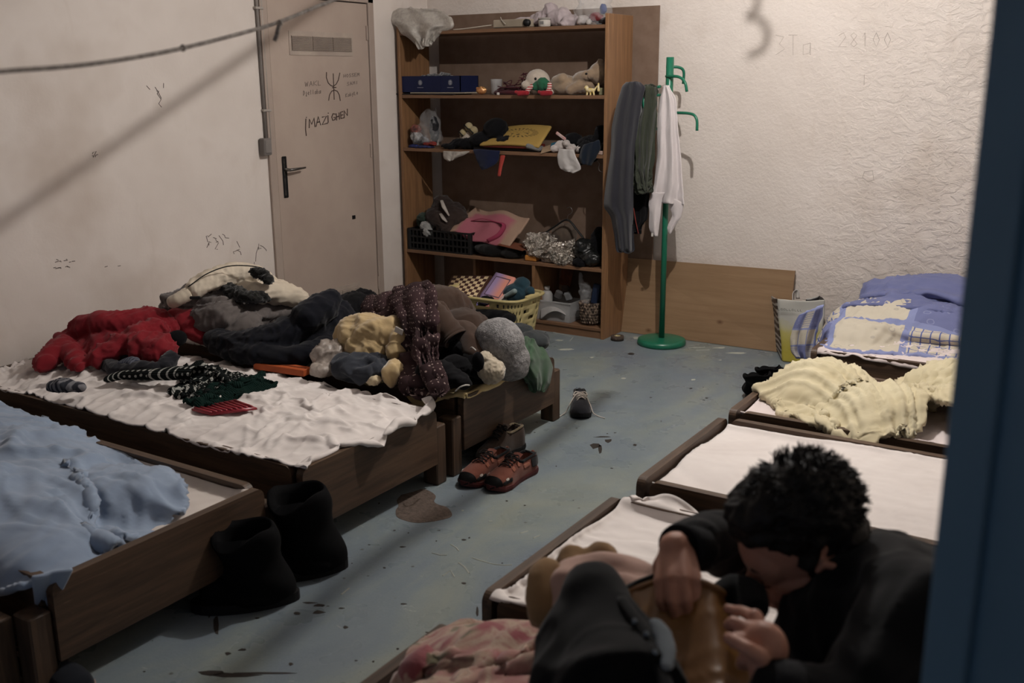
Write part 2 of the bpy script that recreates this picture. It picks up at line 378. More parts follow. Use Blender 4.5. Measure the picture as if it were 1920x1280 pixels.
def floormat():
    m, nt, b = NT('painted_concrete', .62, 0, .35); co = coord(nt)
    c = ramp(nt, noise(nt, coord(nt, sc=(1.6, .7, 1)), 1.5, 6, .62, .6), [(.34, (108, 118, 130)), (.47, (118, 128, 134)), (.56, (128, 136, 134)), (.7, (138, 142, 131))])
    c = mix(nt, mth(nt, 'MULTIPLY', noise(nt, co, 18, 6, .7), .45), c, lin((104, 116, 120)))
    sc = ramp(nt, noise(nt, coord(nt, sc=(1, 3.2, 1), rot=(0, 0, .5)), 9, 6, .72, 1.2), [(.665, (0, 0, 0)), (.70, (190, 190, 190))])
    c = mix(nt, sc, c, lin((186, 188, 182)))
    v = N(nt, 'ShaderNodeTexVoronoi'); v.inputs['Scale'].default_value = 9; L(nt, coord(nt, sc=(1, 1, 1)), v.inputs['Vector'])
    w = mth(nt, 'ADD', v.outputs['Distance'], mth(nt, 'MULTIPLY', noise(nt, co, 45, 3), .12))
    sp = ramp(nt, w, [(.10, (255, 255, 255)), (.125, (0, 0, 0))])
    sp = mix(nt, ramp(nt, noise(nt, co, 3.1, 2), [(.47, (0, 0, 0)), (.52, (255, 255, 255))]), lin((0, 0, 0)), sp)
    c = mix(nt, mth(nt, 'MULTIPLY', sp, .8), c, lin((66, 62, 60)))
    fine = ramp(nt, noise(nt, co, 160, 2, .8), [(.55, (0, 0, 0)), (.7, (150, 150, 150))]); c = mix(nt, fine, c, lin((84, 84, 82))); c = mix(nt, ramp(nt, noise(nt, co, 90, 3, .8), [(.58, (0, 0, 0)), (.7, (110, 110, 110))]), c, lin((160, 164, 160)))
    L(nt, c, b.inputs['Base Color']); bumpn(nt, b, noise(nt, co, 60, 5, .7), .25, .004)
    L(nt, ramp(nt, noise(nt, co, 5, 3), [(.3, (120, 120, 120)), (.7, (190, 190, 190))]), b.inputs['Roughness']); return m
M_FL = floormat()
structure(G().bx((XL - .15, YF - .15, -.12), (XR + .15, YB + .15, 0)).build('floor', M_FL))
structure(G().bx((XL - .15, YF - .15, 0), (XL, YB + .15, ZC)).build('wall_left', M_PL))
WB = structure(G().bx((XL, YB, 0), (XR + .15, YB + .15, ZC)).build('wall_back', M_PL))
structure(G().bx((XR, YF, 0), (XR + .15, YB, ZC)).build('wall_right', M_PL))
structure(G().bx((XL - .15, YF - .15, ZC), (XR + .15, YB + .15, ZC + .12)).build('ceiling', mat('ceiling_paint', (205, 200, 195))))
wf = structure(G().bx((XL - .15, YF - .15, 0), (-2.4, YF, ZC)).bx((-.2, YF - .15, 0), (XR + .15, YF, ZC)).bx((-2.4, YF - .15, 2.3), (-.2, YF, ZC)).build('wall_front', M_PL))
# ---- small marks scratched or drawn on walls: thin ink lines lying on the surface
def strokes(name, lines, fn, m, r=.0022, parent=None):
    g = G()
    for ln in lines: g.tube([fn(*q) for q in ln], r, 5)
    return g.build(name, m, parent)
ink = mat('black_marker', (58, 44, 42), bump=0); ink2 = mat('grey_pencil', (112, 100, 96), bump=0); ink3 = mat('brown_marker', (78, 62, 58), bump=0)
# ---- door on the left wall
MD = mat('door_paint', (178, 162, 150), (166, 149, 138), 2.5, .6, bump=.12, bsc=40, bdist=.004)
MDF = mat('door_frame_paint', (170, 155, 144), (158, 142, 132), 3, .6, bump=.1)
door = thing('door_1', None, None); del door['label']; del door['category']; structure(door)
yl, yr, zt = 4.42, 5.305, 2.095
xd = XL + .012
G().bx((XL, yl, .012), (xd, yr, zt), .003).build('door_leaf', MD, door)
G().bx((XL, yl - .062, 0), (XL + .02, yl - .006, zt + .06), .003).bx((XL, yr + .006, 0), (XL + .02, yr + .06, zt + .06), .003).bx((XL, yl - .062, zt + .006), (XL + .02, yr + .06, zt + .06), .003).build('door_frame', MDF, door)
dark = mat('gap_dark', (30, 26, 24), bump=0)
G().bx((XL, yl - .006, 0), (XL + .003, yl, zt + .004)).bx((XL, yr, 0), (XL + .003, yr + .006, zt + .004)).bx((XL, yl, zt), (XL + .003, yr, zt + .006)).build('gap', dark, door)
MV = mat('vent_metal', (176, 162, 150), (160, 146, 136), 8, .5, .0, .4, bump=.1)
def vent(y0, y1, z0, z1, label):
    f = G().bx((xd, y0, z0), (xd + .004, y1, z1)).build('vent_plate', MV, door)
    if label: f['label'] = label
    w = (y1 - y0 - .05) / 3
    for k in range(3):
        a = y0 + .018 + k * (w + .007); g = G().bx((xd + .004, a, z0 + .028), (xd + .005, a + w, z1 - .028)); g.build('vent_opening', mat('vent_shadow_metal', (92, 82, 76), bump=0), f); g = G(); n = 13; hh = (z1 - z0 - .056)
        for i in range(n): g.box((xd + .009, a + w / 2, z0 + .028 + (i + .5) * hh / n), (.008, w, hh / n * .38), 0, (0, .5, 0))
        g.build('louvres', MV, f)
pv = [PX(540, 57, xd), PX(660, 62, xd), PX(542, 103, xd), PX(661, 106, xd)]
vent(pv[0].y, pv[1].y, pv[2].z, pv[0].z, 'upper louvred vent plate')
pw = PX(574, 551, xd); px_ = PX(674, 528, xd); vent(pw.y - .02, px_.y, px_.z - .165, px_.z, 'lower louvred vent plate')
steel = mat('worn_steel', (150, 148, 144), (90, 88, 86), 30, .3, .9, .5, bump=.05); blk = mat('black_plastic', (26, 26, 27), rough=.5, bump=0)
hp = PX(534, 332, xd); hd = G().bx((xd, hp.y - .019, hp.z - .125), (xd + .008, hp.y + .019, hp.z + .125), .006).build('handle_plate', blk, door)
G().bx((xd + .008, hp.y - .012, hp.z - .11), (xd + .0095, hp.y - .004, hp.z + .11)).build('steel_edge', steel, hd)
G().tube([(xd + .008, hp.y, hp.z + .045), (xd + .05, hp.y, hp.z + .045), (xd + .056, hp.y + .02, hp.z + .046), (xd + .05, hp.y + .13, hp.z + .05)], [.011, .009, .009, .006], 8).build('lever', steel, door, True, 'chrome lever handle')
for q in ((686, 62), (694, 282), (708, 530)):
    hpt = PX(q[0], q[1], xd); G().tube([(xd + .006, hpt.y + .004, hpt.z - .045), (xd + .006, hpt.y + .004, hpt.z + .045)], .007, 8).build('hinge', MDF, door)
kp = PX(663, 407, xd); G().bx((xd, kp.y - .015, kp.z - .012), (xd + .004, kp.y + .015, kp.z + .012)).build('small_patch', blk, door)
Zm = lambda x, y: PX(460 + x / 3.2, y / 3.2, xd + .0012)
W1 = [[(363, 712), (361, 775), (366, 815)], [(366, 702), (367, 706)], [(383, 768), (384, 715), (398, 745), (412, 708), (418, 762)], [(424, 760), (437, 700), (452, 750)], [(428, 735), (447, 729)],
      [(460, 703), (487, 696), (461, 748), (494, 738)], [(495, 692), (497, 736)], [(497, 676), (498, 681)], [(540, 684), (526, 682), (518, 702), (524, 722), (538, 718), (540, 704), (530, 705)],
      [(545, 680), (548, 722)], [(562, 675), (565, 717)], [(547, 701), (563, 696)], [(586, 669), (571, 673), (574, 712), (591, 706)], [(573, 691), (586, 688)], [(594, 708), (592, 664), (612, 693), (612, 652)]]
W2 = [[(487, 433), (486, 465), (497, 497), (512, 512), (528, 518), (545, 505), (558, 480), (567, 437)], [(527, 440), (530, 520), (533, 598)], [(500, 603), (505, 570), (518, 547), (535, 540), (552, 547), (564, 570), (570, 605)], [(522, 526), (545, 524)]]
strokes('graffiti_word', W1, Zm, ink3, .0034, door); strokes('graffiti_symbol', W2, Zm, ink3, .003, door)
def word(txt, x, y, w, h, tilt=0.):   # tiny handwritten capitals made of strokes on a unit square
    D = {'W': [[(0, 0), (.25, 1), (.5, .2), (.75, 1), (1, 0)]], 'A': [[(0, 1), (.5, 0), (1, 1)], [(.2, .6), (.8, .6)]], 'K': [[(0, 0), (0, 1)], [(1, 0), (0, .5), (1, 1)]], 'L': [[(0, 0), (0, 1), (.8, 1)]], 'H': [[(0, 0), (0, 1)], [(1, 0), (1, 1)], [(0, .5), (1, .5)]],
         'D': [[(0, 0), (0, 1), (1, .6), (.6, .1), (0, 0)]], 'J': [[(.7, 0), (.7, 1), (.1, .8)], [(.3, 0), (1, 0)]], 'E': [[(1, 0), (0, 0), (0, 1), (1, 1)], [(0, .5), (.8, .5)]], 'B': [[(0, 0), (0, 1), (.9, .8), (0, .5), (.8, .2), (0, 0)]], 'O': [[(.5, 0), (0, .5), (.5, 1), (1, .5), (.5, 0)]],
         'S': [[(1, .1), (.3, 0), (.1, .35), (.9, .65), (.7, 1), (0, .9)]], 'M': [[(0, 1), (.1, 0), (.5, .6), (.9, 0), (1, 1)]], 'I': [[(.5, 0), (.5, 1)]], 'Y': [[(0, 0), (.5, .5), (1, 0)], [(.5, .5), (.3, 1)]], 'T': [[(0, 0), (1, 0)], [(.5, 0), (.5, 1)]], '2': [[(0, .2), (.6, 0), (.9, .3), (0, 1), (1, 1)]],
         '8': [[(.5, .5), (.1, .2), (.5, 0), (.9, .2), (.5, .5), (.1, .8), (.5, 1), (.9, .8), (.5, .5)]], '1': [[(.2, .3), (.5, 0), (.5, 1)]], '0': [[(.5, 0), (.1, .5), (.5, 1), (.9, .5), (.5, 0)]], '3': [[(0, 0), (.9, .1), (.4, .45), (1, .7), (0, 1)]], '7': [[(0, 0), (1, 0), (.4, 1)]], 'a': [[(1, .4), (.2, .5), (.2, 1), (.9, .9), (1, .4), (1, 1)]], 'e': [[(.1, .7), (.9, .6), (.5, .35), (.1, .7), (.5, 1), (1, .9)]],
         'j': [[(.6, .3), (.6, 1.3), (.1, 1.1)]], 'l': [[(.4, 0), (.5, 1)]], 'd': [[(.9, .5), (.1, .6), (.2, 1), (.9, .9), (.9, 0), (1, 1)]], 'b': [[(.1, 0), (.1, 1), (.9, .9), (.8, .5), (.1, .6)]], 'y': [[(0, .3), (.4, .8)], [(1, .2), (.1, 1.3)]]}
    out = []; cw = w / len(txt)
    for i, ch in enumerate(txt):
        for ln in D.get(ch, []): out.append([(x + i * cw + a * cw * .7, y + b_ * h + tilt * (i * cw + a * cw)) for a, b_ in ln])
    return out
strokes('graffiti_names', word('WAKL', 358, 492, 105, 28, -.1) + word('Djellaba', 348, 545, 108, 28, -.12) + word('HOSSEM', 590, 446, 98, 20, -.1) + word('SAMI', 610, 494, 70, 20, -.15) + word('KabyLe', 602, 562, 78, 22, -.25), Zm, ink2, .0015, door)
Fw = lambda x, y: PX(x, y, XL + .001)
wr = random.Random(3); sc = []
for (cx, cy, w, h, k) in ((460, 465, 30, 40, 7), (405, 448, 16, 10, 9), (120, 488, 22, 3, 8), (120, 500, 18, 2, 7), (290, 175, 20, 28, 5), (175, 285, 4, 12, 3), (200, 495, 25, 6, 2)):
    for _ in range(k):
        x, y = cx + wr.uniform(-w, w), cy + wr.uniform(-h, h); ln = [(x, y)]
        for _ in range(wr.randint(1, 3) if h > 8 else 1): x += wr.uniform(-8, 8); y += wr.uniform(-4, 12) * (1 if h > 8 else .2); ln.append((x, y))
        sc.append(ln)
tag(strokes('scribbles', sc, Fw, ink2, .0017, bpy.data.objects['wall_left']), kind='stuff')
Bw = lambda x, y: PY(1240 + x / 2.285, y / 2.285, YB - .001)
strokes('scratched_writing', word('3Tas', 490, 150, 220, 85) + word('28100', 760, 140, 240, 60) + [[(870, 320), (868, 365)], [(870, 735), (905, 730), (910, 770), (885, 778), (862, 760), (870, 735)]], Bw, mat('scratch', (176, 166, 158), bump=0), .0012, WB)
# ---- cable conduits with boxes
cm = mat('conduit_white', (176, 168, 160), bump=.05, rough=.5); cg = mat('conduit_grey', (138, 131, 126), bump=.05, rough=.5)
t = thing('cable_conduit', 'pair of thin vertical cable conduits left of the door, ending at grey switch boxes', 'conduit', (XL, 4.33, 1.3))
def rel(t, pts): return [Vector(p) - Vector(t.location) for p in pts]
for (xa, xb, m_) in ((480, 499, cg), (488, 506, cm)):
    a = PX(xa, 0, XL + .012); b = PX(xb, 262, XL + .012); a.z = ZC; G().tube(rel(t, [Vector((a.x, a.y - .003, ZC)), b]), .0095, 8).build('conduit', m_, t, True)
for (x, y) in ((481, 15), (496, 207)):
    a = PX(x + 3, y, XL + .012); G().box(rel(t, [a])[0], (.03, .062, .014), .003).build('clip', cm, t)
for (x, y, w, lab) in ((498, 275, .062, 'back switch box'), (510, 268, .075, 'tilted front switch box')):
    a = PX(x, y, XL + .03); o = G().box(rel(t, [a])[0], (.045, w, .1), .008, (.06 if w > .07 else 0, 0, 0), 2).build('switch_box', mat('box_grey', (126, 120, 116), rough=.5, bump=.05), t, False, lab)
    G().box(rel(t, [a + Vector((.024, 0, 0))])[0], (.008, w * .8, .075), .004).build('rocker', mat('box_grey2', (138, 132, 128), rough=.4, bump=.0), o, False, 'rocker of the ' + lab)
# ---- rope across the corner, knotted, and unseen lines added overhead to cast shadows
rm = mat('white_rope', (168, 162, 156), (120, 114, 110), 80, .9, bump=.8, bsc=300)
pts = []
for (x, y, dd) in ((-160, 148, 1.5), (0, 134, 1.6), (170, 120, 1.75), (330, 93, 1.95), (480, 55, 2.2), (540, 35, 2.3), (590, 14, 2.4), (640, -8, 2.5), (760, -80, 2.8)): pts.append(PD(x, y, dd))
def spl(p, n=6):
    p = [Vector(q) for q in p]; p = [p[0] * 2 - p[1]] + p + [p[-1] * 2 - p[-2]]; o = []
    for i in range(1, len(p) - 2):
        for k in range(n):
            t_ = k / n; a, b, c, d_ = p[i - 1:i + 3]; o.append(.5 * ((2 * b) + (c - a) * t_ + (2 * a - 5 * b + 4 * c - d_) * t_ ** 2 + (3 * b - a - 3 * c + d_) * t_ ** 3))
    o.append(p[-2]); return o
t = thing('rope', 'white rope strung across the upper left corner with a small hanging knot', 'rope', pts[3])
G().tube(rel(t, spl(pts)), [.0033 + .0012 * k / 48 for k in range(len(spl(pts)))], 8).build('cord', rm, t, True)
kn = PD(525, 43, 2.27); G().ell(rel(t, [kn])[0], (.006, .006, .007), 8, 6).tube(rel(t, spl([kn, kn + Vector((.0, -.006, -.012)), kn + Vector((-.004, -.008, -.025)), kn + Vector((-.007, -.012, -.036))])), .0045, 8).build('knot', rm, t, True)
kn = PD(343, 90, 1.97); G().ell(rel(t, [kn])[0], (.006, .006, .0065), 8, 6).build('knot', rm, t, True)
def over(name, label, S, tt, r, parent=None):
    q = [LAMP.lerp(Vector(s_), tt) for s_ in S]; o = G().tube(spl(q), r, 8).build(name, rm, parent, True); tag(o, label, 'rope'); return o
S1 = PX(0, 420, XL); S2 = PX(540, 50, XL); dv = S2 - S1
over('shadow_line', 'unseen thin line added near the lamp to cast the shadow band on the left wall', [S1 - dv * .5, S1, S1 + dv * .5, S2, S2 + dv * .4], .27, .0078)  # out of view, added so its shadow crosses the left wall
over('shadow_line', 'second unseen line added overhead to cast the shadow band along the aisle floor', [(-1.85, .3, 0), (-2.04, 1.73, 0), (-2.15, 2.44, 0), (-2.18, 3.14, 0), (-2.27, 4.0, 0), (-2.36, 4.6, 0)], .24, .0125)  # unseen, put between lamp and floor to shade a strip of the aisle
q = [PY(x, y, YB) for x, y in ((1412, -60), (1418, -10), (1420, 15), (1402, 32), (1425, 38), (1440, 62), (1430, 92), (1403, 106))]
over('shadow_cable', 'unseen curled cable added near the lamp to cast the curled shadow on the far wall', q, .30, .0065)  # unseen cable added for the curl of shadow on the far wall
# ---- ceiling bulb holder (out of frame, where the light hangs)
t = thing('ceiling_bulb', 'bare bulb holder hanging from the ceiling over the room', 'lamp', (LAMP.x, LAMP.y, ZC))
G().tube([(0, 0, 0), (0, 0, -.12)], .004, 6).build('flex', cm, t); G().lathe([(.02, -.12), (.024, -.2), (.018, -.205)], n=14).build('holder', cm, t, True)
# ---- blue metal door leaf standing open close to the camera
bm_ = mat('blue_enamel', (92, 128, 154), (80, 112, 136), 2, .42, .1, .5, bump=.05, bsc=30, bdist=.003)
bd = thing('blue_door', 'tall blue painted metal door leaf at the right edge, close by and out of focus', 'door', (-.117, .92, 0))
ang = math.radians(-31); R3 = Matrix.Rotation(ang, 4, 'Z')
G().bx((0, -.02, 0.01), (.62, .02, 2.2), .003).xf(R3).build('leaf', bm_, bd); G().bx((.0, -.028, .01), (.045, -.02, 2.2), .002).xf(R3).build('edge_strip', bm_, bd)
G().bx((.10, -.026, .3), (.5, -.02, 1.0), .002).xf(R3).build('recessed_panel', bm_, bd)
# ---- worn floor patches
fo = bpy.data.objects['floor']
bc = mat('bare_concrete', (96, 84, 76), (70, 60, 54), 60, .95, bump=.9, bsc=120, bdist=.004)
def patch(pp, name, m_, z=.0012, parent=fo, smooth=True):
    w = [P(x, y, 0) for x, y in pp]; w = spl([Vector((q.x, q.y, 0)) for q in w + w[:1]], 4)[:-1]
    return G().prism([(q.x, q.y) for q in w], -.001, z).build(name, m_, parent)
patch([(752, 928), (775, 922), (792, 917), (806, 921), (817, 930), (814, 940), (822, 946), (838, 951), (847, 962), (845, 969), (830, 974), (808, 978), (780, 980), (757, 975), (744, 968), (742, 957), (747, 948), (744, 938)], 'worn_patch', bc)
wp = mat('worn_light_paint', (176, 178, 168), bump=.3); dk = mat('dark_chip', (52, 46, 42), bump=.3)
rr_ = random.Random(11); gl = G(); gd = G()
def chip(g, x, y, w, h, n=7):
    a0 = rr_.uniform(0, 6); c0 = P(x, y); k = []
    for i in range(n):
        a = 2 * PI * i / n; s_ = rr_.uniform(.55, 1.15); k.append((x + math.cos(a) * w * s_, y + math.sin(a) * h * s_))
    g.prism([(P(*q).x, P(*q).y) for q in k], -.001, .0009)
for (x, y, w, h) in ((405, 1170, 6, 22), (392, 1150, 4, 12), (430, 1265, 55, 5), (400, 1262, 30, 6), (500, 1262, 60, 2), (600, 1135, 14, 3), (598, 1148, 12, 4), (556, 1150, 8, 3), (455, 1218, 10, 3), (427, 1225, 7, 4), (545, 1245, 5, 3), (640, 1140, 6, 2), (648, 1176, 6, 3), (757, 1132, 6, 2), (755, 1025, 6, 1.5), (580, 1130, 14, 2), (870, 1012, 5, 2), (880, 1008, 3, 2), (1003, 873, 4, 1), (1142, 826, 8, 4), (1115, 836, 12, 5), (1125, 842, 4, 8), (1190, 834, 4, 2), (1183, 663, 7, 2), (1220, 745, 3, 1), (1295, 728, 4, 1), (1325, 746, 3, 1), (895, 1145, 3, 10), (870, 1093, 5, 2), (700, 1240, 3, 2), (1130, 819, 18, 1.5)): chip(gd, x, y, w, h)
for _ in range(60):
    y = rr_.uniform(700, 1270); x = rr_.uniform(250, 1150) if y > 900 else rr_.uniform(900, 1350); chip(gd, x, y, rr_.uniform(1, 4) * y / 1000, rr_.uniform(.6, 1.6) * y / 1000, 6)
tag(gd.build('dark_chips', dk, fo), kind='stuff')
for (pts_) in ([(810, 1037), (825, 1041), (838, 1041)], [(845, 1021), (855, 1027), (860, 1033)], [(885, 1046), (900, 1051), (925, 1058), (945, 1060), (960, 1059)], [(1000, 1009), (1012, 1004)], [(880, 1075), (870, 1062), (860, 1055)], [(1010, 612), (1045, 618)], [(1035, 622), (1075, 632), (1068, 640)], [(1290, 652), (1322, 651)], [(1305, 657), (1330, 656)], [(975, 1000), (990, 996)], [(640, 1115), (655, 1103)], [(830, 1080), (845, 1070), (852, 1082)]):
    gl.tube([P(x, y, -.001) for x, y in pts_], [.0035] * len(pts_), 5)
for (x, y, w, h) in ((1168, 709, 6, 2), (868, 957, 3, 1.5), (1192, 633, 7, 3), (1060, 655, 14, 2), (1050, 638, 10, 2), (1350, 652, 13, 2), (1382, 662, 20, 2), (1320, 667, 5, 1), (1350, 675, 5, 1), (1110, 670, 4, 2), (1300, 712, 7, 2), (1010, 630, 3, 2), (815, 975, 4, 2), (920, 977, 4, 1)): chip(gl, x, y, w, h, 6)
tag(gl.build('paint_flakes', wp, fo), kind='stuff')
# ================================================================== BEDS
M_BW = wood('bed_wood_long', (102, 80, 62), (62, 48, 38), 0, 3, .5, (150, 132, 112)); M_BY = wood('bed_wood_cross', (102, 80, 62), (62, 48, 38), 1, 3, .5, (156, 136, 114)); M_BZ = wood('bed_wood_post', (98, 77, 60), (60, 47, 37), 2, 3, .55, (140, 118, 98))
M_MT = mat('mattress_white', (206, 194, 188), (194, 182, 176), 3, .95, bump=.3)
M_SH = mat('sheet_white', (222, 214, 210), (210, 202, 198), 2, .9, bump=.2, bsc=500, bdist=.0006)
ZT = .335
def board(g, axis, c, a, b, z0, z1, t_, rr=.03):   # a plank with rounded upper corners; axis 'y': spans y from a to b at x=c
    k = 5; top = [(a + rr - rr * math.cos(q * PI / 2 / k), z1 - rr + rr * math.sin(q * PI / 2 / k)) for q in range(k + 1)]; top += [(b - (p[0] - a), p[1]) for p in top[::-1]]
    pl = [(a, z0)] + top + [(b, z0)]; n = len(pl)
    if axis == 'y': v = [(c - t_ / 2, p, z) for p, z in pl] + [(c + t_ / 2, p, z) for p, z in pl]
    else: v = [(p, c - t_ / 2, z) for p, z in pl] + [(p, c + t_ / 2, z) for p, z in pl]
    g.add(v, [tuple(range(n)), tuple(range(n, 2 * n))[::-1]] + [(i, i + n, (i + 1) % n + n, (i + 1) % n) for i in range(n)]); return g
def bed(label, xf, dx, y0, y1, ln=1.98, lw=(.07, .07), mt=.32, legz=.255, mm=None):
    cx, cy = xf + dx * ln / 2, (y0 + y1) / 2; t = thing('low_bed', label, 'bed', (cx, cy, 0), 0, 'low wooden dormitory beds')
    R_ = Matrix.Translation((-cx, -cy, 0)); th = .03
    for x_ in (xf + dx * .015, xf + dx * (ln - .015)): board(G(), 'y', x_, y0 + .004, y1 - .004, .1, ZT, th).xf(R_).build('footboard' if x_ == xf + dx * .015 else 'headboard', M_BY, t, fix=True)
    a, b = sorted((xf + dx * .05, xf + dx * (ln - .05)))
    for y_ in (y0 + .015, y1 - .015): board(G(), 'x', y_, a, b, .12, ZT, th).xf(R_).build('side_rail', M_BW, t, fix=True)
    for (yy, w) in ((y0, lw[0]), (y1, lw[1])):
        s_ = -1 if yy == y0 else 1
        for x_ in (xf + dx * .045, xf + dx * (ln - .045)): G().box((x_, yy + s_ * (w / 2 - .001), legz / 2), (.075, w - .004, legz), .005).xf(R_).build('leg', M_BZ, t)
    g = G()
    for i in range(9): x_ = xf + dx * (.15 + i * (ln - .3) / 8); g.box((x_, cy, .15), (.06, y1 - y0 - .06, .018), .002)
    g.xf(R_).build('slats', M_BY, t)
    lo_, hi_ = sorted((xf + dx * .035, xf + dx * (ln - .035)))
    G().bx((lo_, y0 + .034, .16), (hi_, y1 - .034, mt), .035, 3).xf(R_).build('mattress', mm or M_MT, t, True)
    hbox(lo_, hi_, y0 + .03, y1 - .03, mt); hbox(lo_, hi_, y0, y0 + .03, ZT); hbox(lo_, hi_, y1 - .03, y1, ZT)
    for x_ in (xf, xf + dx * ln): c_, d_ = sorted((x_, x_ + (dx if x_ == xf else -dx) * .03)); hbox(c_, d_, y0, y1, ZT)
    return t
LX, RX = -2.35, -1.35
bed('dark wooden low bed nearest on the left, only its corner post in the frame', LX - .06, -1, .46, 1.24)
bed('dark wooden low bed on the left under the pale blue blanket', LX, -1, 1.38, 2.15, 2.1, mt=.285)
bed('dark wooden low bed on the left under the crumpled white sheet and patterned sweater', LX, -1, 2.32, 3.09, 2.12)
bed('worn brown low bed on the left, farthest, under the big clothes pile', LX, -1, 3.27, 4.03, 2.12, mm=mat('yellow_sheet', (214, 196, 150), (200, 182, 138), 4, .9, bump=.2))
bed('dark wooden low bed nearest on the right under the pink floral blanket', RX, 1, 1.02, 1.79)
bed('low bed on the right with a crumpled white sheet behind the jacket', RX, 1, 1.94, 2.70, mt=.30)
bed('low bed on the right with only a smooth white sheet behind the man', RX, 1, 2.85, 3.61, lw=(.07, .038), mt=.30)
bed('low bed on the right carrying the cream duvet', RX, 1, 3.69, 4.45, lw=(.038, .07), mt=.30)
bed('low bed on the right against the far wall under the blue patchwork duvet', RX, 1, 4.79, 5.55, mt=.31)
# ================================================================== SHEETS, BLANKETS, DUVETS
def fabric(name, col, col2=None, bump=.25, bsc=400, sheen=.15, sc=5, rough=.92):
    if name in MC: return MC[name]
    m = mat(name, col, col2, sc, rough, 0, .12, bump, bsc, .0012); m.node_tree.nodes['Principled BSDF'].inputs['Sheen Weight'].default_value = sheen
    return m
M_SH = fabric('cotton_sheet', (224, 217, 213), (214, 206, 202), .15)
for (x0, x1, y0, y1, h) in ((-4.3, -2.5, 2.36, 3.06, .04), (-1.2, .5, 1.98, 2.67, .02), (-1.2, .5, 2.89, 3.57, .03), (-1.2, .5, 3.73, 4.41, .02), (-1.2, .5, 4.83, 5.5, .02)):
    hell((x0 + x1) / 2, (y0 + y1) / 2, (x1 - x0) / 2 * 1.2, (y1 - y0) / 2 * 1.2, h)
def rc(x0, x1, y0, y1): return [(x0, y0, 0), (x1, y0, 0), (x1, y1, 0), (x0, y1, 0)]
cloth('bed_sheet', M_SH, rc(-4.42, -2.325, 2.345, 3.10), (2.5, .90), .020, .02, .03, 5, 60, .06, thick=.004, cr=(.011, 5.5), label='crumpled white sheet spilling over the footboard under the patterned sweater', cat='sheet', nf=9)
cloth('bed_sheet', M_SH, rc(-1.30, .55, 1.955, 2.72), (2.0, .86), .02, .02, .02, 8, 60, .1, cr=(.014, 2.6), label='rumpled white sheet with folds, on the bed just behind the man’s arm'.replace('’', "'"), cat='sheet', nf=5)
cloth('bed_sheet', M_SH, rc(-1.305, .57, 2.885, 3.575), (1.9, .70), .022, .008, .006, 9, 30, .3, cr=(.005, 5), label='smooth white fitted sheet on the bed behind the man, with faint creases', cat='sheet', nf=5)
cloth('bed_sheet', fabric('cotton_pinkish', (222, 210, 208), (212, 200, 198), .15), rc(-1.305, .57, 3.725, 4.415), (1.92, .71), .024, .008, .014, 12, 60, .25, label='pinkish white sheet under the cream duvet', cat='sheet', nf=5)
cloth('bed_sheet', fabric('cotton_pinkish', (222, 210, 208)), rc(-1.30, .55, 4.80, 5.5), (2.0, .80), .022, .02, .02, 14, 60, .15, cr=(.015, 6), label='creased white sheet under the blue patchwork duvet', cat='sheet', nf=6)
cloth('bed_sheet', fabric('cotton_cream', (216, 206, 198), (206, 194, 186), .2), rc(-4.4, -2.39, 1.42, 2.115), (2.06, .72), .026, .01, .015, 15, 60, .25, label='cream sheet showing at the foot end beside the pale blue blanket', cat='sheet', nf=6)
cloth('bed_sheet', fabric('cotton_yellow', (222, 202, 152), (208, 186, 138), .15), rc(-3.2, -2.35, 3.24, 3.93), (.93, .80), .02, .02, .03, 16, 60, .12, label='pale yellow sheet poking out of the corner of the bed under the clothes pile', cat='sheet', nf=7)
cloth('bed_sheet', M_SH, rc(-4.45, -3.1, 3.3, 3.98), (1.42, .74), .026, .02, .03, 17, 70, .15, label='white sheet under the navy jacket and orange box, head end of the far left bed', cat='sheet', nf=6)
# pale blue blanket
def PF(g, pts, n=16, flat=.85):
    pw = spl([P(a, b, z) for a, b, z, r_ in pts], 8); rr = np.interp(np.linspace(0, len(pts) - 1, len(pw)), range(len(pts)), [q[3] for q in pts]); rr[0] *= .5; rr[1] *= .85; rr[-1] *= .5; rr[-2] *= .85; return g.tube(pw, rr, n, flat=flat)
def lumps(name, m, chains, ells, vs, sm, dsp, label, cat):
    g = G()
    for c_ in chains: PF(g, c_)
    for px, py, z, r_ in ells: g.ell(P(px, py, z), r_, 20, 12)
    o = g.build(name, m); vox(o, vs, sm, dsp); return tag(o, label, cat)
fabric('blue_flannel', (146, 162, 184), (134, 150, 172), .3, 500, .3)
for (x, y, rx, ry, h, ro) in ((-3.55, 1.8, .8, .36, .13, 0), (-2.95, 1.62, .42, .26, .13, -.3), (-2.72, 1.9, .24, .18, .10, .3), (-4.1, 1.85, .4, .34, .17, 0), (-2.62, 1.5, .22, .13, .10, 0), (-3.0, 1.5, .25, .12, .16, 0)): hell(x, y, rx, ry, h, ro, .29)
cb = [(-4.46, 1.33, 0), P(62, 1100, .35), P(352, 940, .35), (-4.46, 2.2, 0)]
cloth('blanket', MC['blue_flannel'], cb, (2.35, 1.2), .028, .03, .11, 22, 40, .2, .0009, .02, mask=(.02, 8), lap=2, cr=(.034, 1.9), cr2=(.012, 4.5), label='rumpled pale blue blanket heaped on the lower left bed', cat='blanket', nf=3.4, fr=.97)
q = quadgrid([P(58, 1076, .37), P(135, 1060, .37), P(100, 1133, .245), P(70, 1130, .245)], 12, 12); q[..., 0] += .005 * np.sin(np.linspace(0, 9, 12))[:, None]
bpy.data.objects.remove(o); gridobj('hanging_corner', q, MC['blue_flannel'], bpy.data.objects['blanket'], .014)
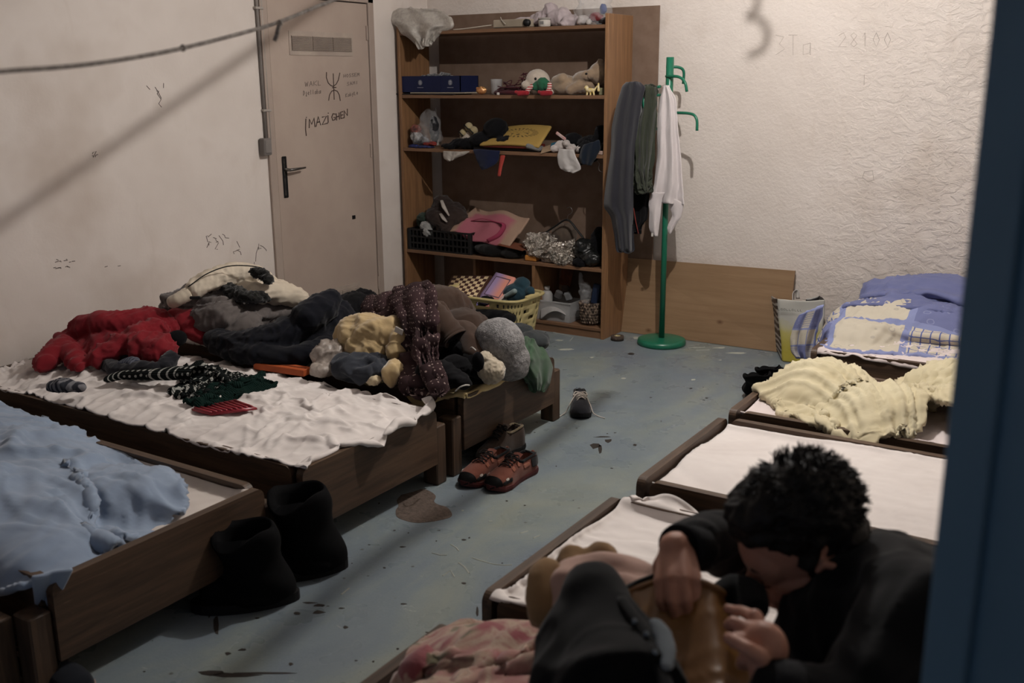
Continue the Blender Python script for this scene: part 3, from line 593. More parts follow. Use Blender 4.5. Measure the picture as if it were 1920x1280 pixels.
# cream duvet
MCR = fabric('cream_cotton', (208, 198, 168), (198, 186, 154), .15)
for (x, y, rx, ry, h, ro) in ((-1.10, 4.12, .22, .22, .15, -.2), (-.78, 3.93, .24, .2, .14, -.1), (-.45, 3.95, .28, .22, .17, 0)): hell(x, y, rx, ry, h, ro, .31)
cloth('duvet', MCR, [P(1436, 760, .33), P(1590, 825, .33), P(1770, 790, .33), P(1530, 690, .33)], (1.04, .84), .019, .02, .06, 33, 34, .2, .0011, .02, mask=(.08, 4), lap=3, cr=(.028, 2.6), cr2=(.010, 6), label='puffy cream duvet bunched on the third bed from the man', cat='duvet', nf=5, fr=.97)
for (x, y, rx, ry, h, ro) in ((-.1, 4.15, .45, .26, .22, .1), (-.55, 4.32, .3, .16, .18, 0), (-.4, 4.1, .25, .2, .2, 0), (.2, 4.0, .35, .3, .2, 0)): hell(x, y, rx, ry, h, ro, .31)
cloth('duvet', MCR, [(-.66, 3.86, 0), (.5, 3.74, 0), (.5, 4.48, 0), (-.92, 4.50, 0)], (1.62, .92), .021, .02, .06, 37, 34, .2, .0011, .02, mask=(.06, 5), lap=3, cr=(.032, 2.4), cr2=(.010, 6), label='second cream duvet, lying in higher folds behind, beside the blue door', cat='duvet', nf=5, fr=.97)
# blue patchwork duvet
def patchwork():
    m, nt, b = NT('patchwork', .9, 0, .15); uv = coord(nt, 'UV')
    s = N(nt, 'ShaderNodeSeparateXYZ'); L(nt, uv, s.inputs[0])
    u = mth(nt, 'MULTIPLY', s.outputs[0], 3.1); v = mth(nt, 'MULTIPLY', s.outputs[1], 3.1)
    fu, fv = mth(nt, 'FRACT', u), mth(nt, 'FRACT', v); iu, iv = mth(nt, 'FLOOR', u), mth(nt, 'FLOOR', v)
    k = mth(nt, 'PINGPONG', mth(nt, 'ADD', iu, mth(nt, 'MULTIPLY', iv, 2.0)), 2.0)   # 0,1,2
    blue, cream = lin((112, 118, 158)), lin((196, 188, 172))
    g1 = mth(nt, 'FRACT', mth(nt, 'MULTIPLY', u, 8)); g2 = mth(nt, 'FRACT', mth(nt, 'MULTIPLY', v, 8))
    grid = mth(nt, 'MAXIMUM', mth(nt, 'LESS_THAN', g1, .14), mth(nt, 'LESS_THAN', g2, .14))
    c = mix(nt, mth(nt, 'GREATER_THAN', k, .5), blue, cream)
    check = mix(nt, grid, cream, lin((90, 104, 160))); c = mix(nt, mth(nt, 'GREATER_THAN', k, 1.5), c, check)
    ed = mth(nt, 'MAXIMUM', mth(nt, 'LESS_THAN', fu, .1), mth(nt, 'LESS_THAN', fv, .1)); c = mix(nt, ed, c, lin((134, 142, 182)))
    vo = N(nt, 'ShaderNodeTexVoronoi'); vo.inputs['Scale'].default_value = 14; vo.inputs['Randomness'].default_value = .5; L(nt, uv, vo.inputs['Vector'])
    ring = ramp(nt, vo.outputs['Distance'], [(.18, (0, 0, 0)), (.2, (150, 150, 150)), (.24, (150, 150, 150)), (.27, (0, 0, 0))])
    c = mix(nt, ring, c, mix(nt, mth(nt, 'GREATER_THAN', k, .5), lin((170, 176, 205)), lin((120, 116, 120))))
    L(nt, c, b.inputs['Base Color']); bumpn(nt, b, noise(nt, coord(nt), 300, 2), .2, .001); return m
MPW = patchwork()
MBL = fabric('blue_cotton', (110, 116, 156), (100, 106, 146), .15)
for (x, y, rx, ry, h, ro) in ((-1.0, 5.42, .45, .28, .17, 0), (-.3, 5.4, .7, .27, .15, 0), (.3, 5.4, .4, .3, .12, 0), (-1.2, 5.2, .2, .2, .1, 0)): hell(x, y, rx, ry, h, ro, .32)
cloth('duvet', MPW, [(-1.60, 4.98, 0), (.6, 5.06, 0), (.6, 5.78, 0), (-1.62, 5.66, 0)], (2.35, 1.05), .026, .05, .05, 41, 110, .2, .0009, .02, uvs=(2.2, 1.05), label='blue and cream patchwork duvet on the bed at the far wall', cat='duvet', nf=4, fr=.85, cr=(.018, 3))
hell(-.9, 5.68, .42, .2, .14, 0, .44); hell(-.1, 5.68, .6, .2, .10, 0, .44)
cloth('duvet', MBL, [(-1.35, 5.42, 0), (.62, 5.42, 0), (.6, 5.86, 0), (-1.3, 5.8, 0)], (2.15, .8), .028, .06, .05, 43, 100, .2, .0009, .02, label='plain blue duvet along the far wall behind the patchwork duvet', cat='duvet', nf=4, fr=.85, cr=(.018, 3))
# ================================================================== BOOKCASE, BOARDS, COAT RACK
def XS(px, y, z):
    k = (px - 960) / FPX; a = CAM_R[2] * k - CAM_R[0]; h = z - CAM_H
    return -(a[1] * y + a[2] * h) / a[0]
MW = wood('oak_veneer_side', (152, 114, 80), (118, 86, 60), 2, 3.2, .45); MWX = wood('oak_veneer_shelf', (138, 104, 78), (108, 80, 60), 0, 3, .45)
y0b, y1b, xl, xr = 5.575, 5.905, -4.496, -2.893
bc_t = thing('bookcase', 'tall open wooden bookcase crammed with belongings beside the door', 'bookcase', ((xl + xr) / 2, (y0b + y1b) / 2, 0))
RB = Matrix.Translation((-(xl + xr) / 2, -(y0b + y1b) / 2, 0))
for a in (xl, xr - .022): G().bx((a, y0b, 0), (a + .022, y1b, 1.99), .002).xf(RB).build('side_panel', MW, bc_t)
SZ = {'top': 1.928, 'b': 1.518, 'c': 1.163, 'd': .455, 'e': .07}
for k, z in SZ.items(): G().bx((xl + .022, y0b + .004, z - (.022 if k != 'e' else .02)), (xr - .022, y1b, z), .002).xf(RB).build('shelf', MWX, bc_t)
G().bx((xl + .022, y0b + .012, 0), (xr - .022, y0b + .03, .05)).xf(RB).build('plinth', MWX, bc_t)
for px in (999, 874):
    x = XS(px, y0b, .3); G().bx((x - .011, y0b + .006 if px > 900 else y0b + .1, .07), (x + .011, y1b, .433), .001).xf(RB).build('divider', MW, bc_t)
hb = mat('hardboard', (124, 104, 90), (112, 92, 78), 12, .8, bump=.3, bsc=300)
tag(G().bx((-4.415, 5.94, 0.0), (-2.735, 5.952, 2.046), .001).build('backing_board', hb), 'large brown hardboard sheet standing against the wall behind the bookcase', 'board')
def slab(name, c, th, m, label, cat):   # slab from four corner points (lying on one plane), thickness along its normal
    c = [Vector(q) for q in c]; n = (c[1] - c[0]).cross(c[2] - c[0]).normalized() * th; v = c + [q + n for q in c]
    o = G().add(v, [(0, 1, 2, 3), (7, 6, 5, 4), (0, 4, 5, 1), (1, 5, 6, 2), (2, 6, 7, 3), (3, 7, 4, 0)]).build(name, m, fix=True); return tag(o, label, cat)
tl, tr = PY(1166, 482, 5.955), PY(1493, 507, 5.955); bl = P(1168, 621, 0); bl.y = 5.84; bl.x = tl.x; br = Vector((tr.x, 5.87, 0)); tl.y = tr.y = 5.945
slab('pine_panel', [bl, br, tr, tl], .016, wood('pine', (156, 128, 98), (138, 110, 82), 0, 2.2, .5, knots=True), 'long pale pine panel leaning against the wall behind the green coat rack', 'board')
# coat rack
GR = mat('green_enamel', (26, 108, 82), (22, 96, 72), 6, .32, 0, .5, bump=.04, bsc=30)
rx, ry = -2.535, 5.675
t = thing('coat_rack', 'bright green metal coat rack on a round base beside the bookcase', 'coat rack', (rx, ry, 0))
G().lathe([(.0, 0), (.148, 0), (.152, .012), (.148, .032), (.13, .038), (.03, .042), (.0, .042)], n=40).build('base', GR, t, True)
G().tube([(0, 0, .04), (0, 0, 1.3)], .0175, 16).build('pole', GR, t, True); G().tube([(0, 0, 1.3), (0, 0, 1.735)], .0225, 16).build('upper_pole', GR, t, True)
HK = [[(1249, 126, 5.68), (1272, 126, 5.72), (1282, 134, 5.74), (1281, 157, 5.75)], [(1249, 143, 5.66), (1272, 144, 5.62), (1284, 154, 5.60), (1288, 172, 5.60)], [(1252, 211, 5.66), (1294, 213, 5.63), (1306, 223, 5.62), (1307, 245, 5.62)],
      [(1238, 162, 5.68), (1216, 168, 5.72), (1205, 178, 5.74), (1206, 192, 5.74)], [(1238, 178, 5.66), (1214, 180, 5.56), (1207, 190, 5.53), (1210, 214, 5.53)], [(1238, 240, 5.67), (1222, 243, 5.60), (1212, 244, 5.57), (1208, 236, 5.56)]]
for h in HK: G().tube(rel(t, spl([PY(*q) for q in h], 5)), .0085, 8).build('hook', GR, t, True)
def hang(name, m, rows, y, label, cat='clothing', nf=3, amp=.02, thick=.02, seed=1, nv=34, nu=30, parent=None, tl_=.25, cr=(.006, 7), quilt=None, yfun=None):
    n = len(rows); A = np.zeros((nv, nu, 3))
    rr = np.array(rows, float); tt = np.linspace(0, n - 1, nv); R4 = np.stack([np.interp(tt, range(n), rr[:, k]) for k in range(4)], 1)
    for i in range(nv):
        lx, ly, rx_, ry_ = R4[i]; v = i / (nv - 1)
        for j in range(nu):
            u = j / (nu - 1); px, py = lx + (rx_ - lx) * u, ly + (ry_ - ly) * u
            yy = y + amp * (tl_ + v * (1 - tl_)) * math.sin(u * nf * 2 * PI + seed + 1.4 * math.sin(v * 2.1 + seed)) - .9 * thick * math.sin(PI * u)
            if yfun: yy += yfun(u, v)
            A[i, j] = PY(px, py, yy)
    A = A + .006 * np.stack([fbm(A * 6 + 5 * k, 2, seed) for k in range(3)], -1)
    A = A[:, ::-1] if gridnorm(A)[nv // 2, nu // 2, 1] > 0 else A
    if cr: A = crease(A, cr[0], cr[1], seed)
    o = gridobj(name, A, m, parent, thick, None, (1, 1), 1); return tag(o, label, cat) if not parent else o
z5 = lambda x, y: (1100 + x / 2.134, 80 + y / 2.134)
def rows5(l): return [(*z5(a, b), *z5(c, d)) for a, b, c, d in l]
MDJ = fabric('charcoal_fleece', (46, 46, 52), (38, 38, 44), .3, 300, .3); MOL = fabric('olive_quilt', (58, 62, 52), (46, 50, 42), .3, 60); MTW = fabric('towel_white', (208, 200, 200), (198, 190, 190), .8, 900, .4)
MBK = fabric('black_cloth', (15, 15, 18), (10, 10, 12), .25, 300, .05)
hang('jacket', MDJ, rows5([(165, 152, 215, 152), (140, 175, 235, 175), (118, 240, 222, 235), (100, 340, 205, 330), (90, 440, 192, 430), (78, 560, 190, 560), (64, 660, 190, 655), (96, 700, 188, 700), (108, 770, 186, 765), (116, 838, 184, 845)]), 5.50, 'charcoal jacket hanging from the green coat rack over the bookcase side', nf=2, amp=.018, thick=.05, seed=2)
hang('quilted_jacket', MOL, rows5([(215, 172, 285, 172), (200, 215, 285, 215), (192, 260, 282, 262), (186, 330, 278, 335), (186, 420, 270, 420), (192, 500, 258, 500), (212, 560, 248, 560), (232, 598, 244, 600)]), 5.56, 'olive green quilted jacket hanging between the charcoal jacket and the towel', nf=2.5, amp=.025, thick=.05, seed=5, cr=(.014, 9))
hang('dark_garment', MBK, rows5([(190, 470, 262, 440), (188, 560, 260, 560), (186, 640, 250, 640), (188, 700, 246, 705), (186, 745, 212, 748), (186, 764, 211, 765)]), 5.62, 'black garment hanging low behind the olive jacket on the coat rack', nf=2, amp=.01, thick=.03, seed=7)
tw = hang('towel', MTW, rows5([(308, 168, 326, 168), (288, 230, 352, 225), (284, 300, 362, 310), (282, 400, 368, 400), (276, 480, 376, 500), (266, 560, 384, 590), (250, 640, 387, 650)]), 5.60, 'white terry towel draped over the front of the green coat rack', 'towel', nf=2, amp=.022, thick=.01, seed=4)
hang('front_tail', MTW, rows5([(258, 600, 312, 600), (246, 640, 300, 625), (248, 690, 296, 680), (250, 740, 290, 740), (262, 768, 286, 774)]), 5.585, None, nf=1, amp=.008, thick=.008, seed=3, parent=tw, nv=14, nu=12)
hang('rear_tail', MTW, rows5([(298, 600, 387, 640), (318, 625, 386, 660), (328, 655, 376, 700), (342, 692, 362, 722), (322, 740, 352, 745), (328, 764, 340, 768)]), 5.605, None, nf=1, amp=.008, thick=.008, seed=6, parent=tw, nv=18, nu=12)
G().box(PY(1223, 440, 5.57), (.012, .004, .02)).build('tag', mat('label_white', (210, 206, 200), bump=0), tw)
rd = G().tube([PY(1188, 390, 5.58), PY(1192, 415, 5.58), PY(1197, 438, 5.58)], .003, 6).build('red_piping', mat('dull_red', (120, 50, 44)), bpy.data.objects['dark_garment'])
# ================================================================== SHOES
def shoe(name, label, loc, rz, mu, ms, ml, L_=.285, W_=.102, ch=.085, boot=False, mlin=None, cat='shoe', group=None, tongue=True, sole_h=.022, panels=None):
    t = thing(name, label, cat, loc, rz, group); nt, ns = 34, 25; A = np.zeros((nt, ns, 3))
    T = [0, .04, .12, .3, .5, .72, .86, .95, 1.0]; Wd = [.34, .62, .72, .68, .74, .98, .90, .6, .12]; ha = [ch * .9, ch, ch * 1.02, ch * .92, ch * .98 if not boot else ch * 1.0, .062, .05, .038, .018]
    if boot: T = [0, .04, .12, .3, .40, .5, .72, .9, 1.0]; Wd = [.45, .75, .86, .88, .86, .8, .98, .74, .15]; ha = [ch * .98, ch, ch, ch, ch * .97, .11, .075, .05, .02]
    for i in range(nt):
        q = i / (nt - 1); w = np.interp(q, T, Wd) * W_ / 2; h = np.interp(q, T, ha)
        op = 1 if (.03 < q < (.40 if not boot else .38)) else 0
        for j in range(ns):
            s_ = -1 + 2 * j / (ns - 1); a = (s_ + 1) / 2 * PI; lat = -w * math.cos(a); z = sole_h * .6 + h * math.sin(a) ** (.55 if not boot else .28)
            bulge = 1 + .05 * math.sin(a) ** 2 * (1 if q > .5 else 0)
            if boot and q < .42: lat *= .92
            if op and abs(s_) < .42: z = sole_h * .6 + (.02 if not boot else ch * .45) + .006 * abs(s_); lat = -w * .8 * math.cos(PI / 2 + s_ / .42 * PI / 2 * .92) * -1 if False else w * .78 * s_ / .42
            elif op and abs(s_) < .5: lat = math.copysign(w * .8, s_) if not boot else math.copysign(w * .84, s_)
            A[i, j] = ((q - .45) * L_ + (.012 if (boot and q < .1) else 0), lat * bulge, z)
    A = A + .0025 * np.stack([fbm(A * 22 + 3 * k, 2, 4) for k in range(3)], -1); A = A[:, ::-1] if gridnorm(A)[nt - 6, ns // 2, 2] < 0 else A
    gridobj('upper', A, mu, t, .003, None, (1, 1), 1)
    def outline(sc, n=30):
        o = []
        for i in range(n): q = i / (n - 1); o.append(((q - .45) * L_ * sc, np.interp(q, T, Wd) * W_ / 2 * 1.05 * sc))
        return o + [(x, -y) for x, y in o[::-1]]
    ol = outline(1.02); g = G(); n = len(ol)
    toe = lambda x: .014 * max(0, (x / L_ - .38)) / .17
    v = [(x * .98, y * .95, toe(x)) for x, y in ol] + [(x, y, sole_h * .55 + toe(x)) for x, y in ol] + [(x * .99, y * .98, sole_h + toe(x) + .004 * (x < -.3 * L_)) for x, y in ol]
    f = [tuple(range(n))[::-1], tuple(range(2 * n, 3 * n))] + [(k * n + i, k * n + (i + 1) % n, (k + 1) * n + (i + 1) % n, (k + 1) * n + i) for k in (0, 1) for i in range(n)]
    g.add(v, f).build('sole', ms, t, fix=True)
    # collar rim
    ptsc = [Vector(A[i, j]) for i, j in ([(i, int(ns * .27)) for i in range(2, 14)] + [(i, ns - 1 - int(ns * .27)) for i in range(13, 1, -1)])]
    G().tube(spl(ptsc[:1] + ptsc[2:-2:2] + ptsc[-1:], 3), .006 if not boot else .008, 8, closed=True).build('collar', mlin or ms, t, True)
    if tongue:
        xx = lambda q: (q - .45) * L_; g = G(); zt_ = lambda q: sole_h * .6 + np.interp(q, T, ha)
        vs = []
        for q in np.linspace(.36, .66, 7):
            for s_ in (-1, -.5, 0, .5, 1): vs.append((xx(q) - (.01 if q < .4 else 0), s_ * W_ * .19, zt_(q) + .004 + (.012 if q < .4 else 0) - .004 * abs(s_)))
        g.add(vs, [(r * 5 + c, r * 5 + c + 1, (r + 1) * 5 + c + 1, (r + 1) * 5 + c) for r in range(6) for c in range(4)]); g.build('tongue', mu, t, True)
        gl_ = G()
        for k, q in enumerate((.43, .48, .53, .58, .63)):
            s_ = 1 if k % 2 else -1; gl_.tube(spl([(xx(q), -W_ * .24, zt_(q) - .004), (xx(q) + .004, 0, zt_(q) + .008), (xx(q) + .010 * 0, W_ * .24, zt_(q) - .004)], 4), .0026, 6)
            gl_.tube(spl([(xx(q), -W_ * .2 * s_, zt_(q) - .002), (xx(q) + .008, 0, zt_(q) + .010), (xx(q) + .018, W_ * .2 * s_, zt_(q) - .006)], 4), .0024, 6)
        for s_ in (-1, 1): gl_.tube(spl([(xx(.42), 0, zt_(.42) + .010), (xx(.44), s_ * .025, zt_(.44) + .014), (xx(.5), s_ * .034, zt_(.5) - .0), (xx(.46), s_ * .010, zt_(.45) + .012)], 5), .0026, 6)
        gl_.build('laces', ml, t, True)
    if panels:
        for nm, m_, qa, qb, sa, sb in panels:
            i0, i1 = int(qa * (nt - 1)), int(qb * (nt - 1)); Nn = gridnorm(A); 
            for s_ in (-1, 1):
                j0, j1 = sorted((int((1 + s_ * sa) / 2 * (ns - 1)), int((1 + s_ * sb) / 2 * (ns - 1)))); i1 = max(i1, i0 + 2); j1 = max(j1, j0 + 2); i0 = min(i0, nt - 3); gridobj(nm, (A + Nn * .0035)[i0:i1 + 1, j0:j1 + 1], m_, t, .003, None, (1, 1), 1)
    return t
LTB = fabric('brown_orange_suede', (112, 68, 56), (96, 55, 46), .5, 200); RUB = mat('black_rubber', (18, 17, 18), rough=.6, bump=.3); DKL = fabric('dark_lining', (22, 22, 24), (16, 16, 18))
BLC = mat('dark_laces', (30, 26, 26), rough=.8); RSO = mat('red_brown_sole', (92, 42, 40), (66, 30, 30), 20, .6)
org = fabric('orange_patch_suede', (138, 86, 68), (126, 76, 60), .5, 200)
pn = [('toe_cap', RUB, .88, 1.0, -.99, .99), ('toe_bumper', RUB, .70, .9, .80, .99), ('side_patch', org, .46, .54, .45, .72), ('side_patch', org, .58, .66, .45, .72), ('heel_patch', DKL, .06, .22, .62, .95), ('mesh_panel', org, .26, .40, .74, .9), ('white_logo', mat('logo_white', (190, 180, 170), bump=0), .76, .785, .70, .76)]
gz = 'brown-orange hiking shoes beside the bed leg'
a1 = P(1000, 880); a2 = P(925, 912); ang = math.atan2(a2.y - a1.y, a2.x - a1.x)
def shoe_px(px_toe, px_heel, L_): a, b = P(*px_heel), P(*px_toe); an = math.atan2(b.y - a.y, b.x - a.x); d_ = (b - a).normalized(); c = b - d_ * .53 * L_; return (c.x, c.y, 0), an
lc, an = shoe_px((921, 922), (1008, 876), .29); shoe('hiking_shoe', 'brown-orange hiking shoe, the nearer of the pair by the bed leg', lc, an, LTB, RSO, BLC, .31, .115, .088, mlin=DKL, panels=pn)
lc, an = shoe_px((872, 914), (958, 870), .29); shoe('hiking_shoe', 'brown-orange hiking shoe, left one of the pair, touching the bed leg', lc, an, LTB, RSO, BLC, .31, .115, .088, mlin=DKL, panels=pn)
BRS = fabric('dark_brown_suede', (58, 46, 38), (46, 36, 30), .4, 200); RIM = fabric('tan_rim', (104, 92, 72), (92, 80, 64))
lc, an = shoe_px((898, 872), (993, 830), .3); shoe('suede_shoe', 'dark brown suede lace-up shoe just behind the hiking shoes', lc, an, BRS, RUB, BLC, .30, .11, .115, mlin=RIM)
lc, an = shoe_px((885, 846), (975, 806), .3); shoe('suede_shoe', 'dark brown suede shoe farther under the bed behind the hiking shoes', (lc[0] - .03, lc[1], 0), an, BRS, RUB, BLC, .30, .11, .115, mlin=RIM)
SNK = fabric('dark_grey_canvas', (44, 45, 50), (36, 37, 42), .3, 300); WLC = mat('white_lace', (196, 188, 178), rough=.8)
lc, an = shoe_px((1090, 787), (1084, 738), .29)
sn = shoe('sneaker', 'single dark grey sneaker with loose white laces at the end of the farthest left bed', lc, an, SNK, RUB, WLC, .29, .105, .07, mlin=DKL)
Lm = bpy.data.objects[sn.name]; mw_i = Matrix.Translation(lc) @ Matrix.Rotation(an, 4, 'Z'); mi = mw_i.inverted()
g = G()
for ln in ([(1083, 738, .09), (1076, 744, .075), (1068, 758, .05), (1060, 773, .01), (1040, 786, .003)], [(1088, 738, .09), (1098, 742, .08), (1106, 757, .05), (1112, 773, .02), (1122, 780, .003), (1134, 784, .003)]): g.tube(spl([mi @ P(x, y, z) for x, y, z in ln], 6), .0028, 6)
g.build('loose_lace', WLC, sn, True)
g = G()
for s_ in (-.6, -.35, .35, .6): g.tube(spl([((q - .45) * .29, s_ * np.interp(q, [.4, .6, .8, .97], [.036, .044, .046, .03]), .013 + np.interp(q, [.4, .6, .8, .97], [.07, .062, .047, .03]) * (1 - abs(s_) ** 3 * .9)) for q in (.42, .55, .68, .8, .93)], 3), .0012, 5)
g.build('piping', mat('grey_piping', (120, 118, 116)), sn, True)
BTM = fabric('black_boot_felt', (10, 10, 12), (8, 8, 9), .4, 200, 0); slv = mat('steel_tag', (150, 150, 150), rough=.3, metal=.8, bump=0)
def felt_boot(name, label, b, tp, h, an, rb=.085, rt=.085, L_=.30):
    b = Vector((*b, 0)); tp = Vector((*tp, h)); t = thing(name, label, 'boot', b); rv = Matrix.Rotation(an, 3, 'Z'); lean = tp - b; n = 30; prof = []
    for k in range(13):
        v = k / 12; c = Vector((lean.x * v, lean.y * v, .03 + (h - .03) * v)); r_ = rb * (1 - v) + rt * v + .008 * math.sin(v * 9); prof.append((c, r_))
    prof.append((prof[-1][0] + Vector((0, 0, .006)), rt * .93)); 
    for v in (.9, .7, .45): prof.append((Vector((lean.x * v, lean.y * v, .03 + (h - .03) * v)), rt * .82))
    g = G(); vs = []
    for i_, (c, r_) in enumerate(prof):
        for j_ in range(n):
            a = 2 * PI * j_ / n; q = rv @ Vector((r_ * 1.22 * math.cos(a) - .0, r_ * .86 * math.sin(a), 0)); dip = -.05 * max(0, math.cos(a - .9)) ** 2 * (i_ / 12) ** 4 if i_ <= 13 else 0
            vs.append(c + q + Vector((0, 0, dip + .006 * math.sin(3 * a + i_ * .7))))
    fs = [(i_ * n + j_, i_ * n + (j_ + 1) % n, (i_ + 1) * n + (j_ + 1) % n, (i_ + 1) * n + j_) for i_ in range(len(prof) - 1) for j_ in range(n)] + [tuple((len(prof) - 1) * n + j_ for j_ in range(n))]
    g.add(vs, fs).build('shaft', BTM, t, True)
    g = G(); q = rv @ Vector((L_ * .42, 0, .055)); g.ell(tuple(rv @ Vector((.02, 0, .05))), (.1, .085, .05), rot=(0, 0, an)); g.cap((0, 0, .06), q, .06, .05); o = g.build('foot', BTM, t); vox(o, .008, 3, folds(.006, 9, 2))
    g = G(); n2 = 28; ol = []
    for k in range(n2): a = 2 * PI * k / n2; x = math.cos(a); ol.append(rv @ Vector((L_ * .16 + x * L_ * .5, math.sin(a) * (.062 + .006 * x), 0)))
    g.prism([(q.x, q.y) for q in ol], .001, .032).build('sole', RUB, t)
    m_ = prof[10]; q = m_[0] + rv @ Vector((.02, -rt * .88, 0)); G().box(q, (.032, .004, .007), 0, (0, 0, an)).build('metal_tag', slv, t); return t
felt_boot('boot', 'tall black felt boot in front, standing against the nearer left bed', (-2.262, 2.03), (-2.285, 1.99), .27, PI + .8, .086, .078, .34)
felt_boot('boot', 'tall black felt boot behind, between the two nearer left beds', (-2.262, 2.285), (-2.29, 2.235), .305, PI + .9, .082, .078, .30)
lc, an = shoe_px((1400, 758), (1440, 745), .3); pb = P(1422, 742); 
felt_boot('short_boot', 'black rubber boot behind the corner of the bed with the cream duvet', P(1418, 745)[:2], P(1420, 700, .2)[:2], .20, 1.2, .06, .062, .2)
felt_boot('short_boot', 'second black rubber boot, farther, beside the bed with the cream duvet', P(1440, 728)[:2], P(1440, 688, .2)[:2], .20, 1.2, .055, .058, .2)
KN = mat('tan_braid_sole', (110, 100, 84), (90, 80, 66), 40, .9, bump=.8)
lc, an = shoe_px((590, 985), (668, 950), .28); shoe('espadrille', 'dark shoe with a braided tan sole under the bed with the white sheet', (lc[0] - .06, lc[1] + .04, 0), an, DKL, KN, BLC, .28, .1, .06)
shoe('slipper', 'dark shoe with a pale toe at the bottom left corner under the nearest bed', (P(95, 1282)[0] + .0, P(95, 1282)[1] - .0, 0), .05, fabric('dk_navy', (18, 22, 30), (14, 16, 22)), mat('pale_sole', (170, 150, 142)), BLC, .30, .11, .085)
# ================================================================== THINGS IN THE BOOKCASE
def mk(name, g, m, label, cat, smooth=True, vs=None, sm=4, dsp=None, group=None, fix=False):
    o = g.build(name, m, None, smooth, fix=fix)
    if vs: vox(o, vs, sm, dsp)
    return tag(o, label, cat, group)
def sub(name, g, m, parent, smooth=True, vs=None, sm=3, dsp=None, label=None):
    o = g.build(name, m, None, smooth)
    if vs: vox(o, vs, sm, dsp)
    o.parent = parent
    if label: o['label'] = label
    return o
def root(name, label, cat, loc): return thing(name, label, cat, loc)
def at(px, y, z): return Vector((XS(px, y, z), y, z))
def parented(o, t): o.matrix_parent_inverse = Matrix.Translation(-Vector(t.location)); o.parent = t; return o
def film(name, col, a, rough=.25):
    if name in MC: return MC[name]
    m, nt, b = NT(name, rough, 0, .6); b.inputs['Base Color'].default_value = lin(col); co = coord(nt)
    L(nt, ramp(nt, noise(nt, co, 22, 4, .7, 1.5), [(.3, (int(min(1, a * .95) * 255),) * 3), (.7, (int(min(1, a * 1.2) * 255),) * 3)]), b.inputs['Alpha']); bumpn(nt, b, noise(nt, co, 40, 3, .6, 1), .6, .008); MC[name] = m; return m
PLW = film('frosted_plastic', (190, 184, 176), .8, .4); PLC = film('clear_plastic', (205, 206, 208), .42, .15)
zt_, zb_, zc_, zd_, ze_ = SZ['top'], SZ['b'], SZ['c'], SZ['d'], SZ['e']
# top shelf
hang('plastic_bag', PLW, [(748, 15, 792, 16), (732, 26, 832, 20), (727, 40, 845, 34), (745, 50, 847, 46), (752, 62, 826, 56), (768, 74, 815, 66), (778, 84, 806, 76), (786, 92, 802, 84)], 5.56, 'frosted white plastic bag draped over the top left corner of the bookcase', 'bag', nf=2.2, amp=.03, thick=.03, seed=9, cr=(.016, 6), yfun=lambda u, v: .12 * max(0, .45 - v))
cb_ = at(968, 5.70, zt_ + .03); t = root('router_box', 'flat beige electrical box with a white cable on the top shelf', 'box', cb_)
G().box((0, 0, 0), (.27, .14, .05), .006, (0, 0, -.05)).build('housing', mat('beige_plastic', (168, 156, 138), rough=.5, bump=.1), t)
G().tube([(.125, -.085, 0), (.125, -.06, 0)], .022, 14).build('round_cap', blk, t, True); G().box((-.1, -.05, -.034), (.05, .04, .02), .004).build('foot', blk, t)
G().tube(rel(t, spl([cb_ + Vector((-.13, -.02, .0)), at(905, 5.64, zt_ + .02), at(870, 5.62, zt_ + .008), at(850, 5.6, zt_ + .004)])), .0035, 6).build('cable', mat('cable_cream', (190, 182, 168), bump=0), t, True)
G().tube(rel(t, spl([cb_ + Vector((-.08, -.06, .04)), cb_ + Vector((-.06, -.075, .02)), cb_ + Vector((-.03, -.08, -.005))])), .003, 6).build('wire_loop', MC['cable_cream'], t, True)
jc = at(1021, 5.66, zt_); t = root('jar', 'small white lidded jar on the top shelf right of the beige box', 'jar', jc)
G().lathe([(.034, 0), (.038, .01), (.038, .045)], n=20).build('pot', mat('jar_white', (196, 190, 182), rough=.4, bump=0), t, True); G().lathe([(.041, .045), (.041, .057), (0, .058)], n=20).build('lid', mat('lid_grey', (150, 144, 138), rough=.4, bump=0), t, True)
G().box((0, -.038, .026), (.03, .003, .018)).build('paper_label', mat('lab_grey', (130, 128, 126), bump=0), t)
g = G()
for px, y, z, r_ in ((985, 5.75, .03, (.1, .07, .03)), (1020, 5.76, .05, (.09, .07, .05)), (1032, 5.75, .10, (.04, .05, .06)), (1050, 5.72, .05, (.08, .07, .06)), (1070, 5.68, .03, (.06, .06, .035)), (1058, 5.64, .015, (.03, .05, .02))): g.ell(at(px, y, zt_ + z), r_)
mk('shirt', g, fabric('pinkish_grey_cotton', (172, 160, 162), (160, 148, 150)), 'crumpled pinkish grey shirt on the top shelf', 'clothing', vs=.007, dsp=folds(.014, 13, 3))
c = at(1112, 5.68, zt_); t = root('clear_bag', 'clear plastic bag of small odds and ends at the right end of the top shelf', 'bag', c)
sub('plastic', G().ell((0, 0, .07), (.13, .09, .08)).ell((-.03, 0, .13), (.07, .05, .07)).ell((.05, 0, .14), (.06, .05, .05)), PLC, t, vs=.009, dsp=folds(.03, 11, 8))
for p, r_, cl, nm in (((-.05, -.03, .03), (.04, .04, .03), (190, 182, 180), 'white_rag'), ((.03, -.02, .045), (.045, .04, .028), (120, 42, 46), 'red_rag'), ((.085, -.03, .095), (.022, .02, .03), (40, 60, 120), 'blue_cap'), ((.07, 0, .02), (.05, .04, .02), (40, 34, 34), 'dark_item'), ((.01, -.07, .02), (.018, .02, .02), (196, 190, 186), 'white_bit')):
    sub(nm, G().ell(p, r_, 12, 8), mat('bg_' + nm, cl), t, vs=.006, dsp=folds(.008, 25, 2))
